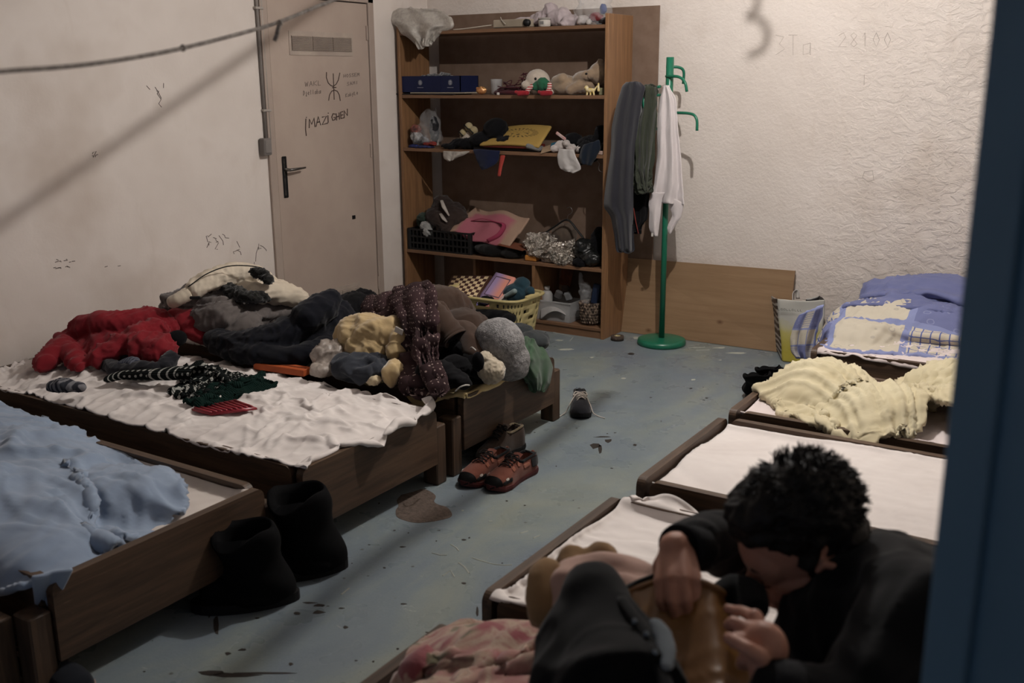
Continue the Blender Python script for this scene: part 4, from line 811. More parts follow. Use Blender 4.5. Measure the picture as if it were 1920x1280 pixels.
# second shelf
c = at(825, 5.70, zb_); t = root('blue_box', 'flat navy blue cardboard box with white emblems on the second shelf', 'box', (c.x, c.y, c.z + .018))
nb = mat('navy_card', (22, 30, 66), (18, 26, 56), rough=.5, bump=.1); wl = mat('print_white', (170, 172, 182), bump=0)
G().bx((-.25, -.11, 0), (.25, .10, .008)).bx((-.25, -.11, .008), (.25, -.104, .105)).bx((-.25, .094, .008), (.25, .10, .105)).bx((-.25, -.11, .008), (-.244, .10, .105)).bx((.244, -.11, .008), (.25, .10, .105)).bx((.085, -.112, .0), (.09, -.104, .105)).build('tray', nb, t)
for ex in (-.08, .17):
    g = G()
    for k in range(6): a = k * PI / 6; g.box((ex, -.1125, .062), (.036, .001, .003), 0, (0, a, 0))
    g.box((ex, -.1125, .03), (.05, .001, .003)).build('emblem', wl, t)
g = G(); rq = random.Random(4)
for k in range(12): g.box((-.09 + k * .016, rq.uniform(-.05, .03), .09 + rq.uniform(0, .02)), (.05, .1, .002), 0, (rq.uniform(-.2, .2), rq.uniform(-.9, -.2), rq.uniform(-.3, .3)))
g.build('paper_slips', mat('paper_grey', (176, 176, 176), (60, 60, 66), 60, bump=0), t)
for i, (dx, dz, w, cl) in enumerate(((-.05, .002, .52, (46, 44, 50)), (.06, .010, .44, (182, 172, 150)))):
    tag(G().box((c.x + dx, c.y - .02, c.z + dz + .003), (w, .2, .006), .001, (0, 0, .04 * (i * 2 - 1))).build('magazine', mat('mag%d' % i, cl, bump=0)), ('dark thin magazine lying lowest under the navy box' if i == 0 else 'cream magazine between the navy box and the dark magazine'), 'magazine')
c = at(903, 5.64, zb_); g = G().ell((c.x, c.y, c.z + .028), (.036, .03, .026), 14, 10)
for k in range(5): a = k * 1.25; g.cap((c.x, c.y, c.z + .03), (c.x + .032 * math.cos(a), c.y - .02 * abs(math.sin(a)), c.z + .034 + .014 * math.sin(a)), .011, .009)
mk('trinket', g, mat('copper_orange', (176, 112, 70), (210, 170, 110), 60, .35, .3, .5), 'small orange and gold trinket right of the navy box', 'ornament', vs=.0035, sm=2)
c = at(931, 5.78, zb_); mk('glass_cup', G().lathe([(.028, 0), (.036, .01), (.04, .09), (.041, .1), (.038, .1), (.034, .012), (0, .01)], c, 20), glassy('cup_glass', (200, 200, 200), .28, .1), 'clear glass cup at the back of the second shelf', 'glass')
g = G(); rq = random.Random(8); c = at(958, 5.70, zb_)
for k in range(16):
    q = [Vector((c.x + rq.uniform(-.11, .11), c.y + rq.uniform(-.06, .06), c.z + .006 + rq.uniform(0, .05 if k < 12 else .10))) for _ in range(4)]; g.tube(spl(q, 5), .0035, 5)
g.box((c.x + .0, c.y - .02, c.z + .014), (.2, .08, .028), .01)
mk('beaded_string', g, fabric('burgundy', (74, 28, 36), (56, 22, 28)), 'tangled heap of burgundy string and wire on the second shelf', 'string')
tag(G().box(at(934, 5.60, zb_ + .008), (.016, .012, .016), .002).build('white_cube', mat('cube_white', (200, 196, 190), bump=0)), 'tiny white cube at the front edge of the second shelf', 'toy')
FUR = fabric('plush_beige', (150, 130, 108), (130, 110, 90), .8, 160, .5); FW = fabric('plush_cream', (190, 178, 164), (172, 160, 146), .8, 160, .5)
c = at(1008, 5.70, zb_); t = root('plush_pig', 'cream plush toy with black button eye and a reddish mane on the second shelf', 'soft toy', c)
sub('head', G().ell((0, 0, .085), (.085, .06, .075)).ell((-.06, -.03, .06), (.04, .04, .03)).ell((.045, 0, .02), (.08, .06, .03)), FW, t, vs=.006, dsp=folds(.002, 60, 2))
G().ell((.02, -.058, .10), (.009, .005, .009), 10, 8).build('eye', blk, t, True)
g = G()
for k in range(22): a = 1.7 + k * .09; q = Vector((-.075 * 1 + .03 * math.cos(a * 3), -.03 + .002 * k, .03 + k * .005)); g.tube([q, q + Vector((-.035 * math.sin(k), -.02, .012 * math.cos(k * 2)))], .003, 5)
g.build('mane', MC['burgundy'], t)
c = at(1010, 5.60, zb_); t = root('elf_doll', 'small elf doll with green trousers, striped legs and red shoes', 'doll', c)
grn = fabric('felt_green', (40, 92, 66), (34, 80, 58), .4); red = fabric('felt_red', (150, 38, 46), (130, 32, 40), .4)
sub('trousers', G().cap((.02, .03, .03), (.03, .0, .07), .045, .04).cap((-.005, .0, .06), (-.02, -.01, .05), .03, .024).cap((.06, .0, .06), (.075, -.01, .05), .03, .022), grn, t, vs=.005, dsp=folds(.003, 25, 3))
def stripes():
    m, nt, b = NT('stripes_red_white', .9); w = N(nt, 'ShaderNodeTexWave'); w.inputs['Scale'].default_value = 22; w.bands_direction = 'Z'; L(nt, coord(nt), w.inputs['Vector'])
    L(nt, ramp(nt, w.outputs['Fac'], [(.45, (200, 186, 178)), (.55, (150, 44, 50))]), b.inputs['Base Color']); return m
STM = stripes()
for q in ([(-.03, -.02, .06), (-.055, -.035, .035), (-.06, -.04, .012)], [(.085, -.01, .07), (.095, -.03, .04), (.085, -.04, .015)]): G().tube(spl(q, 4), .015, 10).build('leg', STM, t, True)
for sx_ in (-.085, .085): sub('shoe', G().cap((sx_ + .03, -.05, .014), (sx_ - .025, -.055, .012), .016, .018).ell((sx_ - .048, -.055, .02), (.012, .012, .012)), red, t, vs=.004)
c = at(1080, 5.74, zb_); t = root('teddy_bear', 'beige teddy bear lying on its side at the right end of the second shelf', 'teddy bear', c)
sub('body', G().ell((-.09, 0, .06), (.1, .07, .065)).ell((.05, .01, .075), (.09, .065, .07)).ell((-.03, -.03, .04), (.12, .05, .04)).cap((.06, -.04, .06), (.0, -.07, .03), .035, .03).cap((.03, -.02, .1), (.1, -.05, .12), .035, .032).cap((-.12, -.03, .08), (-.07, -.05, .1), .04, .035), FUR, t, vs=.007, dsp=folds(.003, 50, 4))
sub('head', G().ell((.165, .0, .13), (.07, .06, .068)).ell((.13, -.045, .125), (.035, .035, .032)).ell((.17, 0, .195), (.024, .018, .022)).ell((.21, -.01, .09), (.02, .016, .022)), FUR, t, vs=.006, dsp=folds(.003, 60, 4))
G().ell((.115, -.078, .128), (.009, .007, .007), 8, 6).build('nose', blk, t, True)
c = at(1107, 5.61, zb_); g = G().ell((0, 0, .03), (.035, .014, .014)).ell((-.028, 0, .045), (.014, .012, .014))
for q in ((-.02, 0), (.0, .0), (.02, 0)): g.cap((q[0], 0, .025), (q[0] * 1.2, .0, .004), .007, .006)
g.cap((.03, 0, .035), (.045, 0, .055), .006, .004).cap((.055, 0, .03), (.055, 0, .07), .009, .005); g.v = [(a + c.x, b + c.y, d_ + c.z) for a, b, d_ in g.v]
mk('figurine', g, mat('yellow_figure', (200, 176, 96), (214, 204, 180), 40, .4), 'tiny yellow toy figure in front of the teddy bear', 'toy', vs=.003, sm=1)
tag(G().box(at(1128, 5.63, zb_ + .022), (.03, .02, .044), .004, (0, 0, .3)).build('block', mat('mossy_block', (118, 116, 88), (90, 90, 70), 40)), 'small mossy green block against the right side of the second shelf', 'toy')
G().box(at(1085, 5.60, zb_ + .003), (.07, .04, .004), .001).build('x', dark); o = bpy.data.objects['x']; o.name = 'card'; tag(o, 'flat dark card at the front of the second shelf by the elf doll', 'card')
# third shelf
c = at(800, 5.68, zc_); t = root('clear_sack', 'clear plastic sack of small toys at the left end of the third shelf', 'bag', c)
sub('plastic', G().ell((0, 0, .08), (.11, .09, .08)).ell((.02, .02, .16), (.075, .05, .1)).cap((.04, .03, .2), (.06, .04, .27), .03, .012), PLC, t, vs=.009, dsp=folds(.025, 12, 5))
for p, r_, cl, nm in (((-.05, -.05, .12), (.045, .03, .035), (140, 84, 74), 'copper_wrap'), ((-.04, -.06, .07), (.05, .03, .04), (168, 168, 168), 'white_print'), ((.0, -.05, .05), (.05, .03, .03), (120, 120, 124), 'grey_print'), ((.06, -.05, .028), (.06, .03, .014), (150, 48, 36), 'red_tray'), ((.0, -.06, .008), (.11, .05, .01), (44, 52, 110), 'blue_tray'), ((.07, .0, .12), (.03, .03, .09), (22, 22, 24), 'black_wrap')):
    sub(nm, G().ell(p, r_, 12, 8), mat('tb_' + nm, cl, (40, 40, 44), 30), t, vs=.006, dsp=folds(.008, 30, 2))
g = G()
for px, y, z, r_ in ((930, 5.70, .13, (.085, .08, .075)), (905, 5.68, .06, (.09, .09, .055)), (870, 5.66, .035, (.11, .08, .035)), (845, 5.62, .02, (.07, .06, .02)), (950, 5.68, .05, (.08, .08, .05))): g.ell(at(px, y, zc_ + z), r_)
mk('black_beanie', g, MBK, 'black cap and sleeve heaped in the middle left of the third shelf', 'clothing', vs=.008, dsp=folds(.012, 11, 6))
TG = fabric('tiger_plush', (170, 156, 122), (150, 136, 104), .5, 160)
c = at(884, 5.74, zc_ + .10); t = root('plush_paws', 'plush toy with striped round paws upturned behind the black cap', 'soft toy', c)
sub('belly', G().ell((-.03, 0, -.03), (.06, .05, .05)), FW, t, vs=.006)
for k, (dx, dz) in enumerate(((-.045, .0), (.0, .045), (.04, .02), (-.085, -.06))):
    o = sub('paw', G().ell((dx, -.03, dz), (.028, .03, .03)), TG, t, vs=.005); G().tube([(dx - .02, -.062 + .003, dz + .014), (dx, -.064, dz), (dx + .018, -.062 + .003, dz - .016)], .004, 6).build('stripe', blk, o, True)
def lionbag():
    m, nt, b = NT('yellow_print', .85); uv = coord(nt, 'UV'); s = N(nt, 'ShaderNodeSeparateXYZ'); L(nt, uv, s.inputs[0])
    du = mth(nt, 'MULTIPLY', mth(nt, 'SUBTRACT', s.outputs[0], .5), 1.0); dv = mth(nt, 'MULTIPLY', mth(nt, 'SUBTRACT', s.outputs[1], .55), 1.6)
    r_ = mth(nt, 'SQRT', mth(nt, 'ADD', mth(nt, 'POWER', du, 2.0), mth(nt, 'POWER', dv, 2.0)))
    an = mth(nt, 'ARCTAN2', dv, du); ray_ = mth(nt, 'GREATER_THAN', mth(nt, 'SINE', mth(nt, 'MULTIPLY', an, 26.0)), .35)
    band = mth(nt, 'MULTIPLY', mth(nt, 'GREATER_THAN', r_, .25), mth(nt, 'LESS_THAN', r_, .36)); n_ = mth(nt, 'GREATER_THAN', noise(nt, uv, 14, 3), .58); inn = mth(nt, 'MULTIPLY', mth(nt, 'LESS_THAN', r_, .2), n_)
    f = mth(nt, 'MAXIMUM', mth(nt, 'MULTIPLY', ray_, band), inn); L(nt, mix(nt, mth(nt, 'MULTIPLY', f, .85), lin((158, 130, 70)), lin((50, 40, 30))), b.inputs['Base Color']); return m
y_ = 5.60; A = quadgrid([PY(896, 272, 5.585), PY(1010, 276, 5.585), PY(1035, 236, 5.78), PY(945, 238, 5.80)], 16, 12); A[..., 2] += .012 * np.sin(np.linspace(0, PI, 16))[:, None] + .005
A = A[:, ::-1] if gridnorm(A)[8, 6, 2] < 0 else A
t = tag(gridobj('yellow_bag', A, lionbag(), None, .022), 'folded yellow bag printed with a shaggy animal face on the third shelf', 'bag')
G().bx(tuple(at(905, 5.60, zc_ + .02)), tuple(at(1000, 5.60, zc_ + .02) + Vector((0, .15, .025))), .003).build('book', mat('red_brown_book', (96, 36, 30), (80, 30, 26), rough=.5)); tag(bpy.data.objects['book'], 'red-brown book under the folded yellow bag', 'book')
tag(G().bx(tuple(at(888, 5.62, zc_ + .0)), tuple(at(1010, 5.62, zc_) + Vector((0, .18, .019))), .003).build('book', mat('black_book', (22, 20, 22), rough=.5)), 'black folder lowest under the red-brown book', 'book')
tag(G().box(at(1003, 5.66, zc_ + .03), (.1, .16, .03), .008, (0, .25, .4)).build('grey_cloth', fabric('grey_white', (120, 120, 118), (90, 90, 90))), 'folded grey cloth under the right end of the yellow bag', 'clothing')
hang('navy_bag', fabric('navy_nylon', (26, 32, 60), (20, 26, 50)), [(884, 280, 938, 282), (888, 290, 936, 292), (893, 302, 935, 300), (898, 312, 932, 308), (903, 320, 920, 315)], 5.56, 'navy bag corner hanging over the edge of the third shelf', 'bag', nf=1, amp=.006, thick=.015, nv=14, nu=10)
hang('red_strap', mat('coral_strap', (168, 66, 58), (150, 58, 52)), [(938, 290, 948, 291), (936, 305, 944, 306), (934, 318, 941, 319), (932, 332, 939, 332)], 5.555, 'coral red strap dangling below the third shelf', 'strap', nf=1, amp=.002, thick=.004, nv=8, nu=4, cr=None)
hang('plastic_film', PLW, [(829, 282, 880, 284), (830, 290, 874, 289), (832, 298, 858, 295), (840, 303, 850, 300)], 5.56, 'white plastic film hanging over the left part of the third shelf', 'plastic film', nf=2, amp=.01, thick=.01, nv=12, nu=12)
hang('tissue', fabric('tissue', (178, 174, 172), (168, 164, 162), .1), [(1048, 278, 1076, 280), (1045, 292, 1080, 294), (1046, 306, 1088, 308), (1050, 316, 1090, 318), (1058, 322, 1074, 325)], 5.555, 'white tissue hanging over the edge of the third shelf', 'tissue', nf=1.5, amp=.008, thick=.006, nv=14, nu=12)
hang('navy_cloth', fabric('dark_navy_cloth', (24, 32, 44), (18, 24, 34)), [(1096, 270, 1124, 262), (1088, 280, 1126, 280), (1084, 296, 1120, 296), (1086, 306, 1110, 312)], 5.56, 'dark navy cloth hanging over the right end of the third shelf', 'clothing', nf=2, amp=.012, thick=.02, nv=14, nu=12)
g = G()
for px, y, z, r_ in ((1075, 5.75, .07, (.06, .06, .05)), (1105, 5.72, .05, (.08, .08, .05)), (1125, 5.74, .09, (.03, .06, .08)), (1100, 5.64, .03, (.06, .06, .04))): g.ell(at(px, y, zc_ + z), r_)
mk('dark_clothes', g, MBK, 'dark clothes heaped at the right end of the third shelf', 'clothing', vs=.008, dsp=folds(.012, 12, 9))
g = G()
for px, y, z, r_ in ((1040, 5.62, .025, (.03, .03, .022)), (1052, 5.64, .04, (.04, .035, .035)), (1062, 5.62, .06, (.025, .025, .022)), (1072, 5.62, .03, (.035, .03, .03)), (1085, 5.60, .03, (.02, .02, .02))): g.ell(at(px, y, zc_ + z), r_)
mk('white_plush', g, fabric('plush_white', (180, 172, 168), (150, 142, 138), .8, 160, .4), 'small white plush toy on the third shelf', 'soft toy', vs=.005, dsp=folds(.006, 30, 9))
tag(G().box(at(1058, 5.70, zc_ + .085), (.14, .012, .02), .004, (0, .55, .0)).build('pink_slipper', mat('pink_white', (176, 92, 92), (190, 172, 166), 14)), 'pink and white stick slanting behind the white plush toy', 'toy')
tag(G().box(at(1025, 5.62, zc_ + .022), (.07, .1, .004), .001, (.35, -.3, .3)).build('card', mat('kraft_card', (150, 128, 104), bump=0)), 'brown cardboard flap between the yellow bag and the white plush', 'card')
tag(G().box(at(1040, 5.66, zc_ + .05), (.05, .05, .006), .001, (.4, -.2, .3)).build('card', mat('green_card', (44, 104, 88), (34, 64, 110), 20, bump=0)), 'green and blue card behind the brown flap', 'card')
tag(G().box(at(1126, 5.60, zc_ + .012), (.04, .03, .022), .003).build('soap_box', mat('pink_cream', (186, 160, 148), bump=0)), 'small pale pink box at the right front corner of the third shelf', 'box')
def hanger(name, c, w, h, rz, label, tilt=0, m=blk):
    t = thing(name, label, 'hanger', c, 0, None, (0, tilt, rz)); G().tube(spl([(-w / 2, 0, -h), (-w * .25, 0, -h * .45), (0, 0, 0), (w * .25, 0, -h * .45), (w / 2, 0, -h)], 5), .009, 8, flat=.7).build('arms', m, t, True)
    q = [(0, 0, 0), (0, 0, .03), (.02, 0, .045), (.028, 0, .065), (.01, 0, .085), (-.014, 0, .075)]; G().tube(spl(q, 5), .002, 6).build('hook', steel, t, True); return t
hanger('clothes_hanger', PY(1118, 300, 5.62), .2, .05, .2, 'small black hanger dangling below the right end of the third shelf', 2.4)
# fourth shelf
cx0, cx1 = at(768, 5.60, zd_), at(884, 5.60, zd_); w = cx1.x - cx0.x
t = root('plastic_crate', 'black slatted plastic crate at the left end of the fourth shelf', 'crate', ((cx0.x + cx1.x) / 2, 5.72, zd_))
g = G(); hh = .15
for k in range(16): x = -w / 2 + .01 + k * (w - .02) / 15; g.bx((x - .005, -.13, .01), (x + .005, -.124, hh)); g.bx((x - .005, .124, .01), (x + .005, .13, hh))
for k in range(8): y = -.12 + k * .24 / 7; g.bx((-w / 2, y - .004, .01), (-w / 2 + .006, y + .004, hh)); g.bx((w / 2 - .006, y - .004, .01), (w / 2, y + .004, hh))
g.build('slats', blk, t); g = G()
for z in (.006, .05, .095, hh - .006):
    for s_ in (-1, 1): g.box((0, s_ * .128, z), (w, .009, .012)); g.box((s_ * (w / 2 - .004), 0, z), (.009, .26, .012))
for sx_ in (-1, 1):
    for sy in (-1, 1): g.box((sx_ * (w / 2 - .008), sy * .122, hh / 2), (.03, .026, hh), .004)
g.build('frame', blk, t); G().bx((-w / 2, -.13, 0), (w / 2, .13, .005)).build('bottom', blk, t)
g = G()
for px, y, z, r_ in ((800, 5.72, .08, (.1, .09, .06)), (850, 5.72, .08, (.13, .1, .07))): g.ell(at(px, y, zd_ + z), r_)
mk('dark_clothes', g, MBK, 'dark clothes filling the black crate', 'clothing', vs=.009, dsp=folds(.012, 12, 1))
c = at(796, 5.66, zd_ + .19); mk('knit', G().ell(c + Vector((0, .0, .03)), (.05, .05, .035)).ell(c + Vector((-.03, .02, 0)), (.04, .04, .05)), fabric('dark_green_knit', (48, 62, 52), (38, 50, 44), .8, 120), 'dark green knit on top of the black crate', 'clothing', vs=.006, dsp=folds(.01, 20, 3))
mk('fur_ball', G().ell(c + Vector((.04, -.03, -.025)), (.05, .04, .035), ).ell(c + Vector((.065, -.05, -.06)), (.035, .035, .035)), fabric('grey_fur', (150, 150, 148), (120, 120, 118), 1.0, 120, .5), 'grey white fur trim spilling from the black crate', 'clothing', vs=.005, dsp=folds(.008, 40, 3))
g = G().cap(at(812, 5.66, zd_ + .24), at(850, 5.64, zd_ + .13), .05, .04).cap(at(830, 5.74, zd_ + .30), at(862, 5.72, zd_ + .2), .07, .08).ell(at(850, 5.76, zd_ + .24), (.1, .07, .09))
o = mk('jacket', g, fabric('dark_brown_cloth', (52, 42, 38), (42, 34, 32)), 'dark brown jacket with white lining bulging above the black crate', 'clothing', vs=.008, dsp=folds(.014, 10, 5))
for q in ([(828, 5.66, .35), (832, 5.645, .31), (842, 5.645, .25)], [(826, 5.64, .26), (832, 5.62, .23), (838, 5.615, .21)]): G().tube([at(a, b, zd_ + z) for a, b, z in q], [.012, .016, .006], 8, flat=.4).build('white_lining', mat('lining_white', (176, 168, 160)), o, True)
# pink burlap bag
Q = [PY(838, 436, 5.60), PY(955, 466, 5.60), PY(993, 405, 5.78), PY(892, 388, 5.84)]; A = quadgrid(Q, 22, 18)
u = np.linspace(0, 1, 22)[:, None]; v = np.linspace(0, 1, 18)[None, :]; A[..., 2] += .03 * np.sin(PI * u) * np.sin(PI * v) + .014 * np.sin(u * 9 + v * 3) + .012 * np.sin(u * 14) * (v < .5)
def burlap():
    m, nt, b = NT('pink_burlap', .95); uv = coord(nt, 'UV'); s = N(nt, 'ShaderNodeSeparateXYZ'); L(nt, uv, s.inputs[0]); n_ = noise(nt, uv, 3, 3)
    inside = mth(nt, 'MULTIPLY', N_clamp(nt, mth(nt, 'ADD', s.outputs[0], mth(nt, 'MULTIPLY', n_, .12)), .14, .22), mth(nt, 'SUBTRACT', 1.0, N_clamp(nt, mth(nt, 'ADD', s.outputs[0], mth(nt, 'MULTIPLY', n_, .1)), .84, .92)))
    inside = mth(nt, 'MULTIPLY', inside, mth(nt, 'SUBTRACT', 1.0, N_clamp(nt, s.outputs[1], .74, .84)))
    L(nt, mix(nt, inside, lin((156, 130, 112)), lin((158, 92, 104))), b.inputs['Base Color']); co = coord(nt); bumpn(nt, b, noise(nt, co, 220, 2, .8), .9, .003); return m
A = A[:, ::-1] if gridnorm(A)[8, 6, 2] < 0 else A; A = crease(A, .008, 9, 3)
pb_ = tag(gridobj('burlap_bag', A, burlap(), None, .018), 'pink and tan burlap shopping bag lying over the crate on the fourth shelf', 'bag')
G().tube(spl([PY(884, 414, 5.70), PY(905, 410, 5.70), PY(930, 416, 5.69), PY(945, 422, 5.67), PY(935, 440, 5.63), PY(914, 452, 5.60)], 6), [.008 + .008 * (k > 14) for k in range(31)], 8, flat=.35).build('handle', mat('magenta_webbing', (150, 58, 84), (132, 50, 74), bump=.3), pb_, True)
mk('black_bag', G().ell(at(925, 5.66, zd_ + .045), (.15, .09, .045)).ell(at(960, 5.66, zd_ + .035), (.1, .08, .035)), fabric('black_leather', (20, 18, 18), (14, 13, 13)), 'flat black leather bag under the burlap bag', 'bag', vs=.008, dsp=folds(.008, 10, 5))
tag(G().box(at(965, 5.64, zd_ + .085), (.2, .12, .006), .002, (.1, .12, 0)).build('folder', mat('brown_card', (112, 66, 46), (92, 54, 40), bump=.1)), 'brown card folder sticking out under the burlap bag', 'folder')
tag(G().box(at(998, 5.62, zd_ + .02), (.085, .05, .034), .003).build('matchbox', mat('orange_box', (192, 130, 62), (160, 104, 50), 30, .5, bump=0)), 'small orange cardboard box at the front of the fourth shelf', 'box')
def foil():
    m, nt, b = NT('silver_foil', .22, .95, .6); b.inputs['Base Color'].default_value = lin((176, 170, 162)); co = coord(nt); bumpn(nt, b, noise(nt, co, 26, 4, .6, 2), .8, .02); return m
FO = foil(); g = G()
for px, y, z, r_ in ((995, 5.66, .11, (.06, .06, .05)), (1015, 5.66, .07, (.08, .08, .06)), (1040, 5.66, .06, (.1, .08, .06)), (1062, 5.66, .05, (.07, .07, .05)), (1070, 5.68, .09, (.04, .04, .04)), (1020, 5.7, .1, (.09, .06, .06)), (1055, 5.61, .03, (.06, .04, .03))): g.ell(at(px, y, zd_ + z), r_)
o = mk('foil_blanket', g, FO, 'crumpled silver foil blanket on the fourth shelf', 'foil blanket', vs=.006, sm=2, dsp=folds(.022, 14, 5, sharp=1.5)); o.data.polygons.foreach_set('use_smooth', [False] * len(o.data.polygons))
tag(G().bx(tuple(at(1015, 5.62, zd_ + .0)), tuple(at(1052, 5.62, zd_) + Vector((0, .15, .028))), .002).build('white_box', mat('card_white', (180, 170, 162), bump=0)), 'white flat carton under the silver foil blanket', 'box')
hanger('clothes_hanger', PY(1064, 412, 5.72), .34, .13, .0, 'large black clothes hanger propped on the silver foil blanket', .12)
mk('grey_cloth', G().ell(PY(1058, 440, 5.80), (.09, .05, .08)), fabric('brown_grey', (92, 80, 70), (80, 70, 62)), 'brownish cloth behind the large black hanger', 'clothing', vs=.008, dsp=folds(.012, 12, 5))
mk('handbag', G().ell(at(1098, 5.66, zd_ + .09), (.07, .07, .08)).ell(at(1110, 5.64, zd_ + .05), (.07, .06, .05)).ell(at(1090, 5.62, zd_ + .13), (.04, .05, .05)), mat('black_shiny_leather', (22, 24, 24), (14, 15, 15), rough=.35, spec=.5), 'black shiny leather handbag at the right end of the fourth shelf', 'bag', vs=.007, dsp=folds(.01, 14, 2))
mk('dark_clothes', G().ell(at(1122, 5.74, zd_ + .12), (.04, .08, .13)).ell(at(1085, 5.60, zd_ + .02), (.05, .04, .03)), MBK, 'dark cloth stuffed in the right corner of the fourth shelf', 'clothing', vs=.008, dsp=folds(.01, 14, 2))
# bottom compartments
c = at(1021, 5.66, ze_); t = root('white_bottle', 'white plastic bottle in the lower right compartment', 'bottle', (c.x - .01, c.y + .05, c.z)); G().lathe([(.036, 0), (.038, .01), (.038, .15), (.03, .17), (.016, .18)], n=18).build('body', mat('bottle_white', (176, 174, 172), rough=.4, bump=0), t, True); G().lathe([(.019, .178), (.019, .205), (0, .206)], n=14).build('cap', mat('cap_white', (188, 184, 180), rough=.4, bump=0), t, True)
c = at(1047, 5.70, ze_); t = root('storage_bin', 'clear plastic storage bin with papers in the lower right compartment', 'bin', c)
cp = glassy('bin_plastic', (190, 190, 190), .42, .2); g = G(); g.bx((-.14, -.09, 0), (.14, .09, .004)).bx((-.14, -.09, 0), (.14, -.086, .13)).bx((-.14, .086, 0), (.14, .09, .13)).bx((-.14, -.09, 0), (-.136, .09, .13)).bx((.136, -.09, 0), (.14, .09, .13)).bx((-.148, -.098, .124), (.148, -.088, .132)).bx((-.148, -.098, .124), (-.138, .098, .132)).build('tub', cp, t)
G().box((-.02, -.06, .05), (.09, .02, .07), .002).box((.04, -.06, .045), (.03, .02, .06), .002).build('cartons', mat('carton_white', (176, 170, 166), bump=0), t)
Aq = quadgrid([PY(1013, 598, 5.57), PY(1013, 575, 5.62), PY(1060, 582, 5.66), PY(1062, 590, 5.58)], 14, 12); Aq[..., 2] += .04 * np.sin(np.linspace(0, PI, 12))[None, :]; Aq = Aq[:, ::-1] if gridnorm(Aq)[7, 6, 2] < 0 else Aq
def news():
    m, nt, b = NT('newsprint', .9); uv = coord(nt, 'UV', (18, 30, 1)); n_ = noise(nt, uv, 2, 3); L(nt, ramp(nt, n_, [(.5, (168, 166, 164)), (.62, (90, 90, 90))]), b.inputs['Base Color']); return m
tag(gridobj('newspaper', Aq, news(), None, .006), 'folded newspaper draped over the clear storage bin', 'newspaper')
for k, (dx, dz, rx_) in enumerate(((.0, .16, .4), (.06, .15, -.3), (.03, .19, .1))): G().box((dx, .0 + k * .02, dz), (.05, .03, .06), .01, (.2, rx_, .3)).build('packet', mat('packet%d' % k, ((90, 88, 88), (130, 132, 134), (70, 60, 56))[k], bump=.3), t)
tag(G().box(at(1062, 5.84, ze_ + .26), (.09, .008, .14), .002, (0, .2, 0)).build('card', mat('orange_brown_card', (118, 70, 50), (80, 50, 40), 20, bump=0)), 'orange brown card standing at the back of the lower right compartment', 'card')
wv = mat('woven_pot', (120, 104, 90), (60, 50, 44), 45, .8, bump=.9, bsc=80, bdist=.006, lo=.45, hi=.55)
c = at(1107, 5.66, ze_); t = root('woven_basket', 'small woven basket in the lower right compartment', 'basket', c); G().lathe([(.045, 0), (.06, .02), (.068, .07), (.072, .15), (.068, .15), (.062, .07), (0, .02)], n=26).build('pot', wv, t, True)
g = G()
for k in range(7):
    for j in range(22): a = 2 * PI * (j + .5 * (k % 2)) / 22; r_ = .061 + .002 * k; g.ell((r_ * math.cos(a), r_ * math.sin(a), .02 + k * .02), (.007, .007, .009), 5, 4)
tag(g.build('weave', wv, t, True), kind='stuff')
mk('plastic_film', G().ell(at(1098, 5.66, ze_ + .2), (.035, .03, .07)).cap(at(1092, 5.66, ze_ + .2), at(1088, 5.66, ze_ + .33), .02, .008), PLC, 'clear plastic film sticking up from the woven basket', 'plastic film', vs=.006, dsp=folds(.012, 20, 4))
tag(G().box(at(1118, 5.68, ze_ + .2), (.05, .03, .13), .003, (0, .15, 0)).build('blue_carton', mat('blue_carton_m', (38, 50, 76), rough=.5, bump=0)), 'dark blue carton standing in the woven basket', 'box')
t = root('tape_roll', 'roll of brown tape lying on the floor at the foot of the bookcase', 'tape', P(1156, 633)); t.location.x += .03; t.location.y = 5.62
G().lathe([(.02, 0), (.042, 0), (.042, .028), (.02, .028), (.02, 0)], n=24).build('tape', mat('tape_brown', (78, 66, 58), bump=0), t, True); G().lathe([(.012, 0), (.02, 0), (.02, .029), (.012, .029), (.012, 0)], n=20).build('core', mat('tape_core', (170, 158, 120), bump=0), t, True)
# ================================================================== BASKET WITH CHESSBOARD IN FRONT OF THE BOOKCASE
YB_ = mat('yellow_plastic', (184, 170, 122), (170, 156, 108), 6, .5, bump=.1)
bx_, by_ = -3.44, 5.13
t = root('laundry_basket', 'pale yellow plastic laundry basket with holes, in front of the bookcase', 'basket', (bx_, by_, 0)); hw, hd, bh = .28, .19, .33
def ringpt(a, k): e = .38; return (math.copysign(abs(math.cos(a)) ** e, math.cos(a)) * hw * k, math.copysign(abs(math.sin(a)) ** e, math.sin(a)) * hd * k)
nseg, nl = 96, 14; vs = []
for l_ in range(nl + 1):
    for j in range(nseg): x, y = ringpt(2 * PI * j / nseg, .8 + .2 * l_ / nl); vs.append((x, y, bh * l_ / nl))
fs = [(l_ * nseg + j, l_ * nseg + (j + 1) % nseg, (l_ + 1) * nseg + (j + 1) % nseg, (l_ + 1) * nseg + j) for l_ in range(nl) for j in range(nseg) if not (l_ in (4, 6, 8, 10, 12) and (j + (l_ // 2) % 2) % 3 == 0)]
o = G().add(vs, fs).add([(ringpt(2 * PI * j / nseg, .8)[0], ringpt(2 * PI * j / nseg, .8)[1], .002) for j in range(nseg)], [tuple(range(nseg))]).build('tub', YB_, t, True); q = o.modifiers.new('s', 'SOLIDIFY'); q.thickness = .005
G().tube([(*ringpt(2 * PI * j / 48, 1.03), bh) for j in range(48)], .013, 8, closed=True, flat=.7).build('rim', YB_, t, True)
for s_ in (-1, 1): G().box((s_ * hw * 1.03, 0, bh + .008), (.03, .14, .03), .01, seg=2).build('grip', YB_, t)
